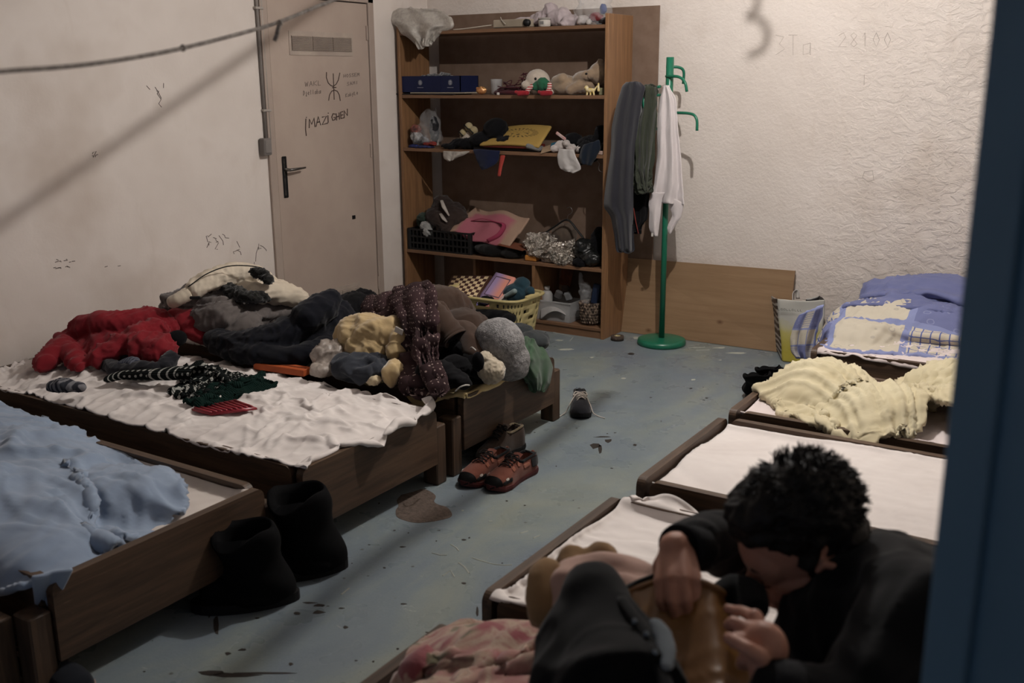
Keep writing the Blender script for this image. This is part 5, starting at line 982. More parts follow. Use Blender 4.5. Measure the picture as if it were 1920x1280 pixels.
def chess():
    m, nt, b = NT('chess_squares', .5); uv = coord(nt, 'UV'); s = N(nt, 'ShaderNodeSeparateXYZ'); L(nt, uv, s.inputs[0])
    k = mth(nt, 'MODULO', mth(nt, 'ADD', mth(nt, 'FLOOR', mth(nt, 'MULTIPLY', s.outputs[0], 9.0)), mth(nt, 'FLOOR', mth(nt, 'MULTIPLY', s.outputs[1], 9.0))), 2.0)
    L(nt, mix(nt, k, lin((206, 186, 148)), lin((68, 42, 38))), b.inputs['Base Color']); return m
# pixel corners of the playing field give its tilt
cA, cB, cC, cD = PY(833, 556, 4.98), PY(887, 566, 4.98), PY(917, 519, 5.28), PY(851, 518, 5.28)
A = quadgrid([cA, cB, cC, cD], 4, 4); A = A[:, ::-1] if gridnorm(A)[1, 1, 2] < 0 else A
t = root('chessboard', 'brown and cream chessboard propped in the yellow basket', 'chessboard', (0, 0, 0)); gridobj('playing_field', A + gridnorm(A) * .004, chess(), t, .004, sub=0)
ctr = (np.array(cA) + cB + cC + cD) / 4; B = quadgrid([ctr + (np.array(q) - ctr) * 1.13 for q in (cA, cB, cC, cD)], 3, 3); B = B[:, ::-1] if gridnorm(B)[1, 1, 2] < 0 else B; gridobj('frame', B, mat('dark_frame_wood', (74, 48, 38), rough=.5), t, .016, sub=0)
for o in t.children: o.matrix_parent_inverse = Matrix.Identity(4)
def tablet(c4, m, label, name, cat, th=.012):
    A = quadgrid([Vector(q) for q in c4], 6, 6); A = A[:, ::-1] if gridnorm(A)[2, 2, 2] < 0 else A; return tag(gridobj(name, A, m, None, th, sub=0), label, cat)
def pageg(name, c1, c2):
    m, nt, b = NT(name, .5); uv = coord(nt, 'UV'); s = N(nt, 'ShaderNodeSeparateXYZ'); L(nt, uv, s.inputs[0]); u, v = s.outputs[0], s.outputs[1]
    e = mth(nt, 'MINIMUM', mth(nt, 'MINIMUM', u, mth(nt, 'SUBTRACT', 1.0, u)), mth(nt, 'MINIMUM', v, mth(nt, 'SUBTRACT', 1.0, v))); fr_ = mth(nt, 'MULTIPLY', mth(nt, 'GREATER_THAN', e, .12), mth(nt, 'LESS_THAN', e, .16))
    c = mix(nt, N_clamp(nt, u, .3, .7), lin(c1), lin(c2)); L(nt, mix(nt, fr_, c, lin((84, 66, 84))), b.inputs['Base Color']); return m
pu, pl = (150, 132, 170), (206, 140, 124)
bk = tablet([PY(898, 556, 5.06), PY(936, 566, 5.04), PY(966, 520, 5.22), PY(930, 510, 5.26)], pageg('cover_lilac', pu, pl), 'open lilac and pink album leaning beside the chessboard', 'album', 'book', .03)
tb = tablet([PY(880, 566, 5.02), PY(920, 576, 4.99), PY(936, 566, 5.04), PY(898, 556, 5.06)], pageg('page_pink', (140, 124, 158), (200, 128, 112)), None, 'lower_page', None, .01); parented(tb, bk); tb.matrix_parent_inverse = Matrix.Identity(4)
for k in ('label', 'category'):
    if k in tb: del tb[k]
g = G().ell(PY(908, 568, 5.0) , (.03, .012, .012)); o = g.build('photo_print', mat('dark_print', (60, 50, 66), bump=0), bk, True)
G().tube(spl([PY(931, 568, 5.0), PY(952, 548, 5.12), PY(970, 524, 5.20)], 5), .008, 8).build('ring_edge', mat('pale_edge', (170, 150, 144), bump=0), bk, True)
LBL = fabric('periwinkle', (112, 110, 168), (100, 98, 154)); TEA = fabric('teal_plush', (38, 62, 72), (30, 50, 60), .4, 160)
mk('blue_cloth', G().ell(PY(872, 574, 5.02), (.1, .06, .05)).ell(PY(860, 565, 5.04), (.05, .05, .05)).ell(PY(890, 580, 5.0), (.07, .05, .03)), LBL, 'periwinkle blue cloth in the basket in front of the chessboard', 'clothing', vs=.008, dsp=folds(.012, 9, 4))
t = root('teal_plush', 'teal plush toy with white markings in the basket', 'soft toy', PY(968, 552, 5.14)); sub('body', G().ell((0, 0, 0), (.085, .07, .07)).ell((.03, .02, .06), (.05, .05, .05)).ell((.1, .0, .03), (.03, .03, .03)), TEA, t, vs=.007, dsp=folds(.006, 20, 4))
sub('white_marking', G().cap((-.03, -.065, .0), (.03, -.068, .035), .014, .018).ell((-.05, -.05, -.04), (.03, .02, .03)), fabric('pale_teal', (140, 156, 156), (120, 136, 136)), t, vs=.005)
mk('filling_cloth', G().ell((bx_, by_, .22), (.22, .15, .1)), MBK, 'dark cloth filling the yellow basket', 'clothing', vs=.012, dsp=folds(.012, 9, 4))
mk('black_shirt', G().ell(PY(905, 588, 4.95), (.15, .08, .03)).ell(PY(935, 590, 4.95), (.1, .06, .035)).ell(PY(955, 597, 4.93), (.05, .05, .03)), MBK, 'black shirt hanging over the front of the yellow basket', 'clothing', vs=.008, dsp=folds(.012, 8, 3))
# ================================================================== SHOPPING BAG AND BOTTLE ON THE RIGHT
def bagm():
    m, nt, b = NT('bag_print', .45, 0, .4); uv = coord(nt, 'UV'); s = N(nt, 'ShaderNodeSeparateXYZ'); L(nt, uv, s.inputs[0]); u, v = s.outputs[0], s.outputs[1]
    n_ = noise(nt, uv, 4, 4, .6, 1); front = ramp(nt, mth(nt, 'ADD', v, mth(nt, 'MULTIPLY', n_, .35)), [(.35, (176, 162, 66)), (.62, (186, 176, 104)), (.85, (186, 184, 176)), (1.0, (182, 180, 172))])
    w = N(nt, 'ShaderNodeTexWave'); w.inputs['Scale'].default_value = 3; w.inputs['Distortion'].default_value = 9; w.inputs['Detail'].default_value = 3; w.bands_direction = 'Y'; L(nt, uv, w.inputs['Vector'])
    side = ramp(nt, w.outputs['Fac'], [(.35, (30, 30, 34)), (.55, (88, 88, 90)), (.8, (180, 178, 174))]); f = mth(nt, 'GREATER_THAN', u, .25)
    L(nt, mix(nt, mth(nt, 'MULTIPLY', f, mth(nt, 'LESS_THAN', u, .75)), side, front), b.inputs['Base Color']); return m
fl, fr_, bl_, br_ = P(1466, 678), P(1545, 690), P(1446, 640), P(1530, 645)
tl2, tr2, bl2, br2 = PY(1456, 560, fl.y - .02), PY(1545, 562, fr_.y + .0), PY(1442, 550, bl_.y), PY(1530, 545, br_.y)
nb_ = 14; A = []
for k in range(nb_ + 1):
    v = k / nb_; F0, F1, B0, B1 = [np.array(a) * (1 - v) + np.array(b) * v for a, b in ((fl, tl2), (fr_, tr2), (bl_, bl2), (br_, br2))]
    ring = [B0 + (F0 - B0) * s_ for s_ in np.linspace(0, 1, 9)[:-1]] + [F0 + (F1 - F0) * s_ for s_ in np.linspace(0, 1, 17)[:-1]] + [F1 + (B1 - F1) * s_ for s_ in np.linspace(0, 1, 9)]; A.append(ring)
A = np.array(A).transpose(1, 0, 2); A = A + .014 * np.stack([fbm(A * 9 + 4 * k, 2, 5) for k in range(3)], -1) * np.linspace(.2, 1, nb_ + 1)[None, :, None]; A[..., 2] = np.maximum(A[..., 2], .004); A[..., 1] = np.minimum(A[..., 1], 5.92)
if gridnorm(A)[16, 7, 1] > 0: A = A[:, ::-1]
sb = tag(gridobj('shopping_bag', A, bagm(), None, .004), 'yellow, white and black printed shopping bag standing by the far right bed', 'bag')
G().tube(spl([PY(1487, 566, fl.y + .02), PY(1487, 550, fl.y + .03), PY(1494, 545, fl.y + .05), PY(1496, 560, fl.y + .06)], 5), .012, 6, flat=.2).build('handle', mat('handle_white', (200, 196, 190), bump=0), sb, True)
fnn = lambda x, y: PY(x, y, fl.y - .03 + .03)
strokes('printed_words', [[(1459 + 5.2 * i + a, 578 + .3 * i + b) for a, b in ln] for i in range(9) for ln in ([(0, 0), (3, 0), (3, 3), (0, 3), (0, 0)] if i in (1, 2, 5) else [(0, 0), (0, 3.4), (3, 3.4)],)], lambda x, y: PY(x, y, fl.y - .035), mat('print_grey', (90, 90, 84), bump=0), .0012, sb)
wt = P(1681, 665, .315); t = root('water_bottle', 'clear water bottle with a red cap standing between the two far right beds', 'bottle', (wt.x, wt.y, 0))
G().lathe([(.03, 0), (.04, .01), (.041, .1), (.037, .13), (.041, .16), (.041, .2), (.03, .25), (.014, .28), (.013, .292)], n=20).build('body', glassy('pet', (140, 156, 180), .45, .08), t, True); G().lathe([(.016, .288), (.016, .312), (0, .313)], n=16).build('cap', mat('cap_red', (168, 40, 48), rough=.4, bump=0), t, True)
# blue duvet corner hanging over the foot of the far right bed
rows = [(1500, 588, 1545, 572), (1490, 605, 1538, 600), (1483, 625, 1530, 622), (1480, 645, 1527, 640), (1481, 660, 1524, 658), (1490, 672, 1523, 676)]
hang('duvet_corner', MPW, rows, 5.02, None, None, nf=2, amp=.02, thick=.02, seed=4, parent=bpy.data.objects['duvet.002'], nv=20, nu=16)
# ================================================================== CLOTHES ON THE LEFT BEDS
def puff(g, pts, n=14, pinch=.0, seg=.06, flat=.85):
    pw = spl([P(a, b, z) for a, b, z, r_ in pts], 8); k = len(pw); rr = np.interp(np.linspace(0, len(pts) - 1, k), range(len(pts)), [q[3] for q in pts])
    s_ = 0; rs = [rr[0]]
    for i in range(1, k): s_ += (pw[i] - pw[i - 1]).length; rs.append(rr[i] * (1 - pinch + pinch * abs(math.sin(PI * s_ / seg)) ** .5))
    for i in (0, 1): rs[i] *= (.5, .85)[i]; rs[-1 - i] *= (.5, .85)[i]
    return g.tube(pw, rs, n, flat=flat)
def EL(g, px, py, z, r, rot=None): return g.ell(P(px, py, z), r, 16, 10, rot)
RED = fabric('red_nylon', (132, 34, 42), (112, 28, 36), .15, 90, .1)
g = G()
for pts in ([(135, 618, .48, .07), (210, 606, .52, .085), (290, 606, .50, .085), (338, 622, .46, .06)], [(310, 612, .50, .07), (245, 640, .47, .07), (190, 668, .43, .055), (165, 672, .42, .04)], [(245, 648, .45, .07), (285, 655, .45, .095), (325, 668, .42, .07)],
            [(150, 622, .46, .06), (118, 645, .43, .055), (140, 668, .42, .045), (152, 690, .40, .03)], [(130, 640, .44, .06), (98, 665, .42, .05), (72, 692, .385, .03)]): puff(g, pts, 16, .2, .07)
EL(g, 215, 655, .40, (.2, .17, .1)); mk('puffer_jacket', g, RED, 'dark red quilted jacket heaped against the left wall, leftmost of the clothes', 'jacket', vs=.009, sm=2, dsp=folds(.020, 7, 3))
g = G()
for pts in ([(318, 598, .50, .06), (345, 600, .50, .075), (372, 622, .45, .08), (365, 640, .41, .06)], [(330, 602, .48, .06), (318, 622, .45, .05), (335, 642, .41, .04)]): puff(g, pts, 16, .2, .06)
mk('puffer_jacket', g, fabric('red_nylon_b', (140, 38, 46), (120, 32, 40), .15, 90, .1), 'red padded hood with dark opening, right of the dark red jacket under the grey fleece', 'jacket', vs=.009, sm=2, dsp=folds(.014, 10, 8))
mk('hood_lining', EL(G(), 332, 634, .44, (.045, .05, .04)), MBK, 'dark lining showing in the opening of the red hood', 'clothing', vs=.009)
GF = fabric('grey_brown_fleece', (104, 97, 94), (90, 84, 82), .4, 300, .3)
g = G()
for px, py, z, r_ in ((345, 565, .54, (.10, .12, .08)), (400, 560, .55, (.18, .18, .12)), (455, 575, .52, (.22, .2, .14)), (500, 590, .47, (.18, .16, .1)), (430, 605, .47, (.18, .14, .10)), (410, 590, .52, (.14, .12, .09)), (380, 590, .48, (.12, .12, .1))): EL(g, px, py, z, r_)
mk('fleece', g, GF, 'grey-brown fleece top spread over the red hood against the left wall', 'clothing', vs=.009, dsp=folds(.026, 5, 12, sharp=1.2))
t = bpy.data.objects['fleece']; G().box(P(366, 558, .66), (.05, .012, .014), .003, (0, 0, .6)).build('zip_tab', blk, t)
CRM = fabric('cream_nylon', (206, 194, 176), (190, 178, 160), .2, 120, .1); FURB = fabric('black_fur', (26, 26, 24), (16, 16, 15), 1.0, 140, .4)
g = G(); puff(g, [(350, 552, .64, .045), (385, 530, .68, .06), (430, 514, .70, .06), (480, 518, .68, .06), (512, 540, .63, .05)], 16, .08, .09); puff(g, [(440, 545, .62, .04), (490, 548, .62, .06), (540, 552, .59, .065), (578, 566, .54, .05)], 16, .1, .09); EL(g, 500, 545, .60, (.14, .12, .06))
o = mk('winter_jacket', g, CRM, 'cream winter jacket with knitted cuff lying on top of the grey fleece', 'jacket', vs=.008, sm=2, dsp=folds(.014, 9, 4))
CF = fabric('cream_knit', (196, 184, 166), (176, 164, 146), .9, 80); pc_ = spl([P(322, 567, .605), P(334, 561, .622), P(352, 551, .64)], 8); q = G().tube(pc_, [.036 + .0016 * math.sin(k * 1.9) + .0004 * k for k in range(len(pc_))], 20, cap=False, flat=.8).build('knitted_cuff', CF, o, True).modifiers.new('s', 'SOLIDIFY'); q.thickness = .006
G().tube(spl([P(a, b, z) for a, b, z in ((352, 538, .68), (390, 512, .735), (435, 498, .76), (490, 502, .74), (508, 520, .70))], 6), .003, 5).build('dark_piping', blk, o, True)
g = G(); puff(g, [(425, 533, .66, .03), (435, 548, .63, .035), (470, 556, .62, .03), (505, 556, .60, .03)]); puff(g, [(470, 508, .73, .02), (495, 516, .71, .03), (508, 530, .68, .025)]); sub('fur_trim', g, FURB, o, vs=.006, dsp=folds(.012, 40, 2))
NV = fabric('navy_nylon_quilt', (18, 20, 28), (12, 13, 19), .2, 120, .1); g = G()
for pts in ([(392, 632, .43, .055), (440, 645, .43, .075), (500, 640, .45, .09), (560, 622, .48, .11), (610, 600, .50, .11), (640, 580, .52, .09)], [(400, 650, .41, .05), (460, 662, .41, .06), (540, 668, .41, .065), (600, 655, .42, .06), (640, 630, .42, .06)], [(560, 606, .54, .08), (600, 580, .58, .08), (628, 550, .63, .045)]): puff(g, pts, 18, .10, .055)
EL(g, 630, 610, .46, (.12, .12, .1)); o = mk('quilted_jacket', g, NV, 'dark navy quilted jacket lying across the head of the farthest left bed', 'jacket', vs=.009, sm=2, dsp=folds(.013, 8, 6))
mk('dark_coat', EL(EL(G(), 664, 585, .48, (.12, .12, .09)), 680, 572, .46, (.08, .1, .09)), MBK, 'black coat between the navy jacket and the brown pile', 'clothing', vs=.009, dsp=folds(.018, 7, 5))
# small things on the white sheet
g = G(); puff(g, [(185, 668, .40, .03), (215, 690, .40, .035), (260, 692, .41, .04), (300, 688, .42, .035)]); puff(g, [(300, 692, .41, .035), (322, 672, .44, .035), (330, 662, .46, .03)]); EL(g, 250, 668, .40, (.16, .1, .05))
mk('dark_clothes', g, fabric('dark_grey_wool', (44, 44, 50), (30, 30, 34), .5, 120), 'dark grey sleeves and trousers under the red jacket, on the white sheet', 'clothing', vs=.008, dsp=folds(.012, 10, 4))
def pattern_knit():
    m, nt, b = NT('nordic_knit', .95, 0, .1); uv = coord(nt, 'UV'); s = N(nt, 'ShaderNodeSeparateXYZ'); L(nt, uv, s.inputs[0]); u, v = s.outputs[0], s.outputs[1]
    vo = N(nt, 'ShaderNodeTexVoronoi'); vo.inputs['Scale'].default_value = 30; vo.inputs['Randomness'].default_value = .15; L(nt, uv, vo.inputs['Vector']); dots = mth(nt, 'LESS_THAN', vo.outputs['Distance'], .24)
    zig = mth(nt, 'ABSOLUTE', mth(nt, 'SINE', mth(nt, 'MULTIPLY', v, 40.0))); bands = mth(nt, 'LESS_THAN', mth(nt, 'FRACT', mth(nt, 'ADD', mth(nt, 'MULTIPLY', u, 22.0), mth(nt, 'MULTIPLY', zig, .25))), .28)
    isb = mth(nt, 'LESS_THAN', mth(nt, 'FRACT', mth(nt, 'MULTIPLY', u, 3.3)), .5); f = mix(nt, isb, dots, bands)
    pl_ = mth(nt, 'GREATER_THAN', u, .62); f = mth(nt, 'MULTIPLY', f, mth(nt, 'SUBTRACT', 1.0, pl_))
    base = mix(nt, pl_, lin((22, 26, 26)), lin((18, 38, 34))); L(nt, mix(nt, f, base, lin((168, 168, 162))), b.inputs['Base Color'])
    w = N(nt, 'ShaderNodeTexWave'); w.inputs['Scale'].default_value = 28; w.bands_direction = 'Y'; L(nt, uv, w.inputs['Vector']); bumpn(nt, b, w.outputs['Fac'], .8, .004); return m
PK = pattern_knit()
cloth('sweater', PK, [P(320, 722, .38), P(400, 758, .38), P(524, 706, .38), P(372, 678, .38)], (.80, .62), .014, .03, .04, 61, 40, .2, thick=.012, mask=(.12, 3.5), cr=(.02, 8), uvs=(1, .9), label='dark green and black knitted sweater with white nordic pattern on the crumpled white sheet', cat='sweater', nf=8)
A = []; pw = spl([P(a, b, z) for a, b, z in ((203, 708, .405), (235, 702, .41), (280, 703, .42), (330, 700, .43), (372, 700, .43))], 6)
for i, q in enumerate(pw): A.append([q + Vector((0, math.cos(a) * (.026 + .001 * i), math.sin(a) * (.018 + .0007 * i))) for a in np.linspace(0, 2 * PI, 15)])
A = np.array(A) + .005 * np.stack([fbm(np.array(A) * 12 + k, 2, 3) for k in range(3)], -1); A = A[:, ::-1] if np.dot(gridnorm(A)[5, 3], (0, 0, 1)) < 0 else A
gridobj('sleeve', A, PK, bpy.data.objects['sweater'], .003, None, (.55, .2), 1)
def striped(name, c1, c2, sc_):
    m, nt, b = NT(name, .9); w = N(nt, 'ShaderNodeTexWave'); w.inputs['Scale'].default_value = sc_; w.inputs['Distortion'].default_value = 3; w.inputs['Detail'].default_value = 2; L(nt, coord(nt), w.inputs['Vector']); L(nt, ramp(nt, w.outputs['Fac'], [(.4, c1), (.6, c2)]), b.inputs['Base Color']); return m
g = G(); puff(g, [(90, 728, .40, .02), (115, 722, .42, .035), (140, 724, .41, .03), (160, 729, .395, .02)]); mk('sock_bundle', g, striped('sock_stripes', (44, 46, 54), (120, 120, 124), 14), 'striped grey sock bundle at the left end of the white sheet', 'socks', vs=.006, dsp=folds(.012, 14, 5))
g = G(); puff(g, [(222, 684, .42, .025), (250, 680, .43, .03), (248, 694, .41, .03)]); mk('patterned_sock', g, striped('sock_grey', (52, 56, 70), (96, 98, 108), 30), 'patterned blue-grey sock below the dark red jacket', 'socks', vs=.006, dsp=folds(.008, 18, 5))
RT = mat('red_translucent', (152, 44, 56), (136, 36, 48), 10, .35, 0, .5, bump=.05); c4 = [PZ(356, 765, .012), PZ(396, 776, .012), PZ(482, 764, .012), PZ(440, 749, .012)]
t = tag(gridobj('red_tray', quadgrid(c4, 3, 3) if gridnorm(quadgrid(c4, 3, 3))[1, 1, 2] > 0 else quadgrid(c4, 3, 3)[:, ::-1], RT, None, .008, sub=0), 'red ribbed plastic tray lying on the white sheet in front of the patterned sweater', 'tray')
for k in range(9):
    u = (k + .5) / 9; a = c4[0].lerp(c4[3], u).lerp(c4[1].lerp(c4[2], u), 0) if False else c4[0].lerp(c4[3], 0); p0 = c4[0].lerp(c4[3], .08).lerp(c4[1].lerp(c4[2], .08), 0)
    s0 = (c4[0].lerp(c4[1], .1)).lerp(c4[3].lerp(c4[2], .1), u); s1 = (c4[0].lerp(c4[1], .9)).lerp(c4[3].lerp(c4[2], .9), u); G().tube([s0 + Vector((0, 0, .002)), s1 + Vector((0, 0, .002))], .005, 6).build('rib', RT, t, True)
a, b_ = P(483, 683, .37), P(577, 697, .37); an = math.atan2(b_.y - a.y, b_.x - a.x); t = thing('orange_box', 'long orange box lying on the side rail between the two farther left beds', 'box', (a + b_) / 2, an, None)
G().box((0, 0, .0), ((b_ - a).length, .06, .03), .002).build('carton', mat('orange_card', (184, 92, 50), (166, 80, 44), 8, .6, bump=.1), t); G().box((.0, -.0, .016), ((b_ - a).length * .96, .008, .002)).build('lid_edge', mat('orange_dark', (120, 60, 36), bump=0), t)
# ---- big pile on the farthest left bed
CB = fabric('brown_suede', (64, 48, 39), (50, 38, 31), .5, 220, .2); BG = fabric('beige_fleece', (190, 166, 124), (172, 148, 108), .5, 220, .4)
mk('dark_clothes', EL(EL(EL(G(), 800, 680, .39, (.20, .15, .08)), 730, 650, .42, (.18, .16, .12)), 868, 682, .40, (.17, .12, .09)), MBK, 'black clothes at the bottom of the big pile', 'clothing', vs=.012, dsp=folds(.02, 6, 2))
g = G(); EL(g, 672, 630, .50, (.09, .1, .10)); EL(g, 700, 622, .53, (.11, .1, .09)); EL(g, 735, 625, .53, (.06, .08, .07)); EL(g, 690, 655, .46, (.10, .08, .08)); puff(g, [(735, 625, .55, .04), (752, 640, .51, .04), (735, 668, .46, .035)]); EL(g, 738, 700, .41, (.03, .05, .05))
o = mk('beige_fleece', g, BG, 'beige fleece folded on the left of the big pile', 'clothing', vs=.008, sm=10, dsp=folds2((.020, 5, 21), (.014, 9, 24, (1, 1, 1), .4)))
sub('white_label', G().box(P(748, 620, .57), (.04, .004, .03), .001, (.3, .4, .3)), mat('label_w', (196, 192, 186), bump=0), o, False)
EL(g := G(), 665, 690, .42, (.12, .09, .055)); EL(g, 695, 688, .42, (.10, .09, .055)); EL(g, 650, 680, .43, (.08, .07, .04)); mk('jeans', g, fabric('slate_denim', (52, 55, 62), (38, 41, 48), .4, 300), 'slate grey jeans rolled up below the beige fleece', 'trousers', vs=.007, sm=2, dsp=folds(.02, 10, 7, sharp=1.3))
mk('white_frill', EL(EL(G(), 700, 712, .39, (.04, .03, .02)), 688, 706, .40, (.02, .02, .02)), fabric('cream_frill', (196, 180, 150), (180, 164, 136)), 'small cream cloth corner under the slate jeans', 'clothing', vs=.005, dsp=folds(.01, 20, 3))
mk('plastic_bag', EL(EL(G(), 622, 665, .43, (.07, .09, .07)), 605, 690, .40, (.05, .06, .03)), film('milky_plastic', (188, 176, 166), .75, .35), 'milky plastic bag left of the beige fleece', 'bag', vs=.008, dsp=folds(.024, 10, 6))
g = G(); EL(g, 830, 600, .50, (.16, .15, .16)); EL(g, 800, 640, .48, (.16, .13, .13)); EL(g, 868, 630, .46, (.14, .14, .13)); EL(g, 820, 575, .56, (.1, .12, .1)); puff(g, [(805, 580, .62, .07), (825, 610, .58, .075), (848, 632, .53, .065)], 18)
puff(g, [(860, 610, .56, .06), (890, 650, .50, .06), (903, 695, .42, .04)], 16); o = mk('suede_coat', g, CB, 'dark brown suede coat, sleeve opening towards the camera, in the big pile', 'coat', vs=.009, dsp=folds(.020, 5, 13))
def disk(name, c, nrm, r, m, parent):
    z = Vector(nrm).normalized(); R_ = z.to_track_quat('Z', 'Y').to_matrix(); return G().lathe([(r * 1.0, 0), (r * 1.08, .006), (r * 1.0, .012), (r * .9, .006), (0, .002)], c, 22, ax=R_).build(name, m, parent, True)
view = Vector(ray(850, 640)); sl = spl([P(792, 566, .66), P(808, 582, .64), P(826, 602, .60), P(848, 626, .55), P(856, 636, .53)], 6); rs_ = np.interp(np.linspace(0, 1, len(sl)), [0, .3, .7, 1], [.05, .062, .058, .066]); rs_ = rs_ * (1 + .04 * np.sin(np.arange(len(sl)) * 1.7)); sv = G().tube(sl, rs_, 22, cap=False, flat=.8).build('sleeve', CB, o, True); q = sv.modifiers.new('s', 'SOLIDIFY'); q.thickness = .008
G().tube(sl[-8:-3], [.03, .052, .056, .052, .03], 18, flat=.8).build('sleeve_lining', MBK, sv, True)
g = G(); EL(g, 870, 660, .47, (.10, .06, .06)); EL(g, 892, 682, .44, (.07, .05, .06)); mk('coat_lining', g, MBK, 'black lining turned out at the lower edge of the suede coat', 'clothing', vs=.008, dsp=folds(.012, 8, 2))
g = G(); puff(g, [(790, 690, .44, .05), (830, 702, .43, .06), (862, 714, .41, .045), (874, 724, .40, .035)]); puff(g, [(830, 680, .45, .05), (868, 690, .43, .05), (885, 700, .41, .04)]); o = mk('black_jacket', g, MBK, 'black jacket sleeve with a thin white cuff line at the foot of the big pile', 'jacket', vs=.008, dsp=folds(.012, 9, 6))
G().tube(spl([P(854, 733, .44), P(862, 726, .46), P(872, 722, .465), P(880, 722, .45)], 5), .003, 6).build('white_piping', mat('pipe_white', (190, 186, 180), bump=0), o, True)
def dotted(name, base, dot, sc_, r_):
    m, nt, b = NT(name, .9, 0, .1); uv = coord(nt, 'UV'); vo = N(nt, 'ShaderNodeTexVoronoi'); vo.inputs['Scale'].default_value = sc_; vo.inputs['Randomness'].default_value = .25; L(nt, uv, vo.inputs['Vector'])
    c = ramp(nt, noise(nt, coord(nt), 6, 3), [(.35, base), (.65, tuple(x * .7 for x in base))]); L(nt, mix(nt, mth(nt, 'LESS_THAN', vo.outputs['Distance'], r_), c, lin(dot)), b.inputs['Base Color']); bumpn(nt, b, noise(nt, coord(nt), 300, 2), .3, .002); return m
DT = dotted('plum_dotted', (64, 47, 49), (150, 132, 126), 34, .19)
hang('dotted_scarf', DT, [(742, 545, 806, 528), (738, 566, 822, 552), (752, 592, 822, 590), (764, 622, 818, 625), (772, 660, 816, 662), (790, 695, 822, 698), (806, 722, 828, 722), (816, 738, 829, 740)], 3.55, 'plum coloured dotted scarf draped down over the big pile', 'scarf', nf=2.2, amp=.03, thick=.03, seed=5, nv=44, nu=26, cr=(.016, 8), yfun=lambda u, v: .02 - .46 * v ** .8)
hang('dotted_blouse', DT, [(700, 566, 770, 548), (690, 585, 776, 570), (694, 605, 780, 600), (720, 625, 790, 640), (745, 660, 800, 690), (765, 700, 806, 730), (770, 735, 800, 748)], 3.62, 'plum dotted blouse bunched under the scarf between the beige fleece and the suede coat', 'clothing', nf=3, amp=.035, thick=.05, seed=9, nv=40, nu=26, cr=(.02, 8), yfun=lambda u, v: .02 - .45 * v)
hang('white_strap_cloth', fabric('white_canvas', (196, 190, 182), (184, 178, 170)), [(893, 620, 918, 617), (903, 637, 930, 636), (912, 655, 940, 652), (922, 674, 949, 668)], 3.50, 'white canvas strap cloth beside the grey felt cushion', 'clothing', nf=1, amp=.008, thick=.01, nv=16, nu=10)
t = root('felt_cushion', 'round grey felt cushion at the right of the big pile', 'cushion', P(940, 655, .49)); FE = mat('grey_felt', (150, 148, 147), (104, 102, 102), 60, .95, bump=1.0, bsc=180, bdist=.006)
sub('cushion_body', G().ell((-.01, 0, .0), (.115, .10, .15), 24, 16, (.25, .35, 0)).ell((.03, .02, -.05), (.10, .09, .09)).ell((-.04, .0, .06), (.08, .08, .07)), FE, t, vs=.007, sm=14, dsp=folds2((.008, 5, 3), (.0025, 60, 5)))
t = root('fur_ball', 'cream fluffy fur ball at the foot of the grey felt cushion', 'soft toy', P(921, 695, .43)); sub('fur', G().ell((0, 0, 0), (.06, .055, .055)).ell((-.03, 0, .04), (.04, .04, .04)), fabric('cream_fur', (184, 172, 152), (166, 154, 134), 1, 120, .5), t, vs=.005, dsp=folds(.006, 50, 3)); sub('black_patch', G().ell((-.035, -.045, .045), (.03, .02, .045)), MBK, t, vs=.005); G().tube(spl([(-.07, -.05, .10), (-.05, -.065, .11), (-.03, -.067, .10)], 4), .003, 6).build('white_loop', MC['pipe_white'], t, True)
GG = fabric('green_jersey', (64, 86, 66), (54, 74, 56), .3, 250)
def hangx(name, m, rows, x, label, cat, **k):
    global PY
    old = PY; PY = lambda a, b, yy: PX(a, b, x + (yy - 1)); o = hang(name, m, rows, 1.0, label, cat, **k); PY = old; return o
A = []
for i, v in enumerate(np.linspace(0, 1, 34)):
    lx, ly, rx_, ry_ = [np.interp(v * 6, range(7), c_) for c_ in zip(*[(985, 628, 1012, 640), (972, 648, 1024, 655), (962, 668, 1034, 672), (960, 688, 1040, 688), (975, 702, 1037, 703), (990, 716, 1032, 720), (1000, 732, 1022, 736)])]
    A.append([PX(lx + (rx_ - lx) * u, ly + (ry_ - ly) * u, -2.335 + .05 * math.sin(PI * u) * (.6 + .4 * math.sin(3 * v)) + .012 * math.sin(u * 14 + 3 * v) - .12 * max(0, .35 - v)) for u in np.linspace(0, 1, 28)])
A = np.array(A); A = A[:, ::-1] if gridnorm(A)[15, 14, 0] < 0 else A; A = crease(A, .014, 7, 4); tag(gridobj('green_top', A, GG, None, .02), 'dark green jersey hanging over the footboard right of the grey felt cushion', 'clothing')
mk('grey_jeans', EL(EL(G(), 1000, 640, .42, (.07, .1, .05)), 975, 625, .42, (.08, .08, .05)), fabric('dark_denim', (48, 52, 54), (38, 42, 44)), 'dark denim behind the green jersey', 'trousers', vs=.008, dsp=folds(.015, 9, 3))
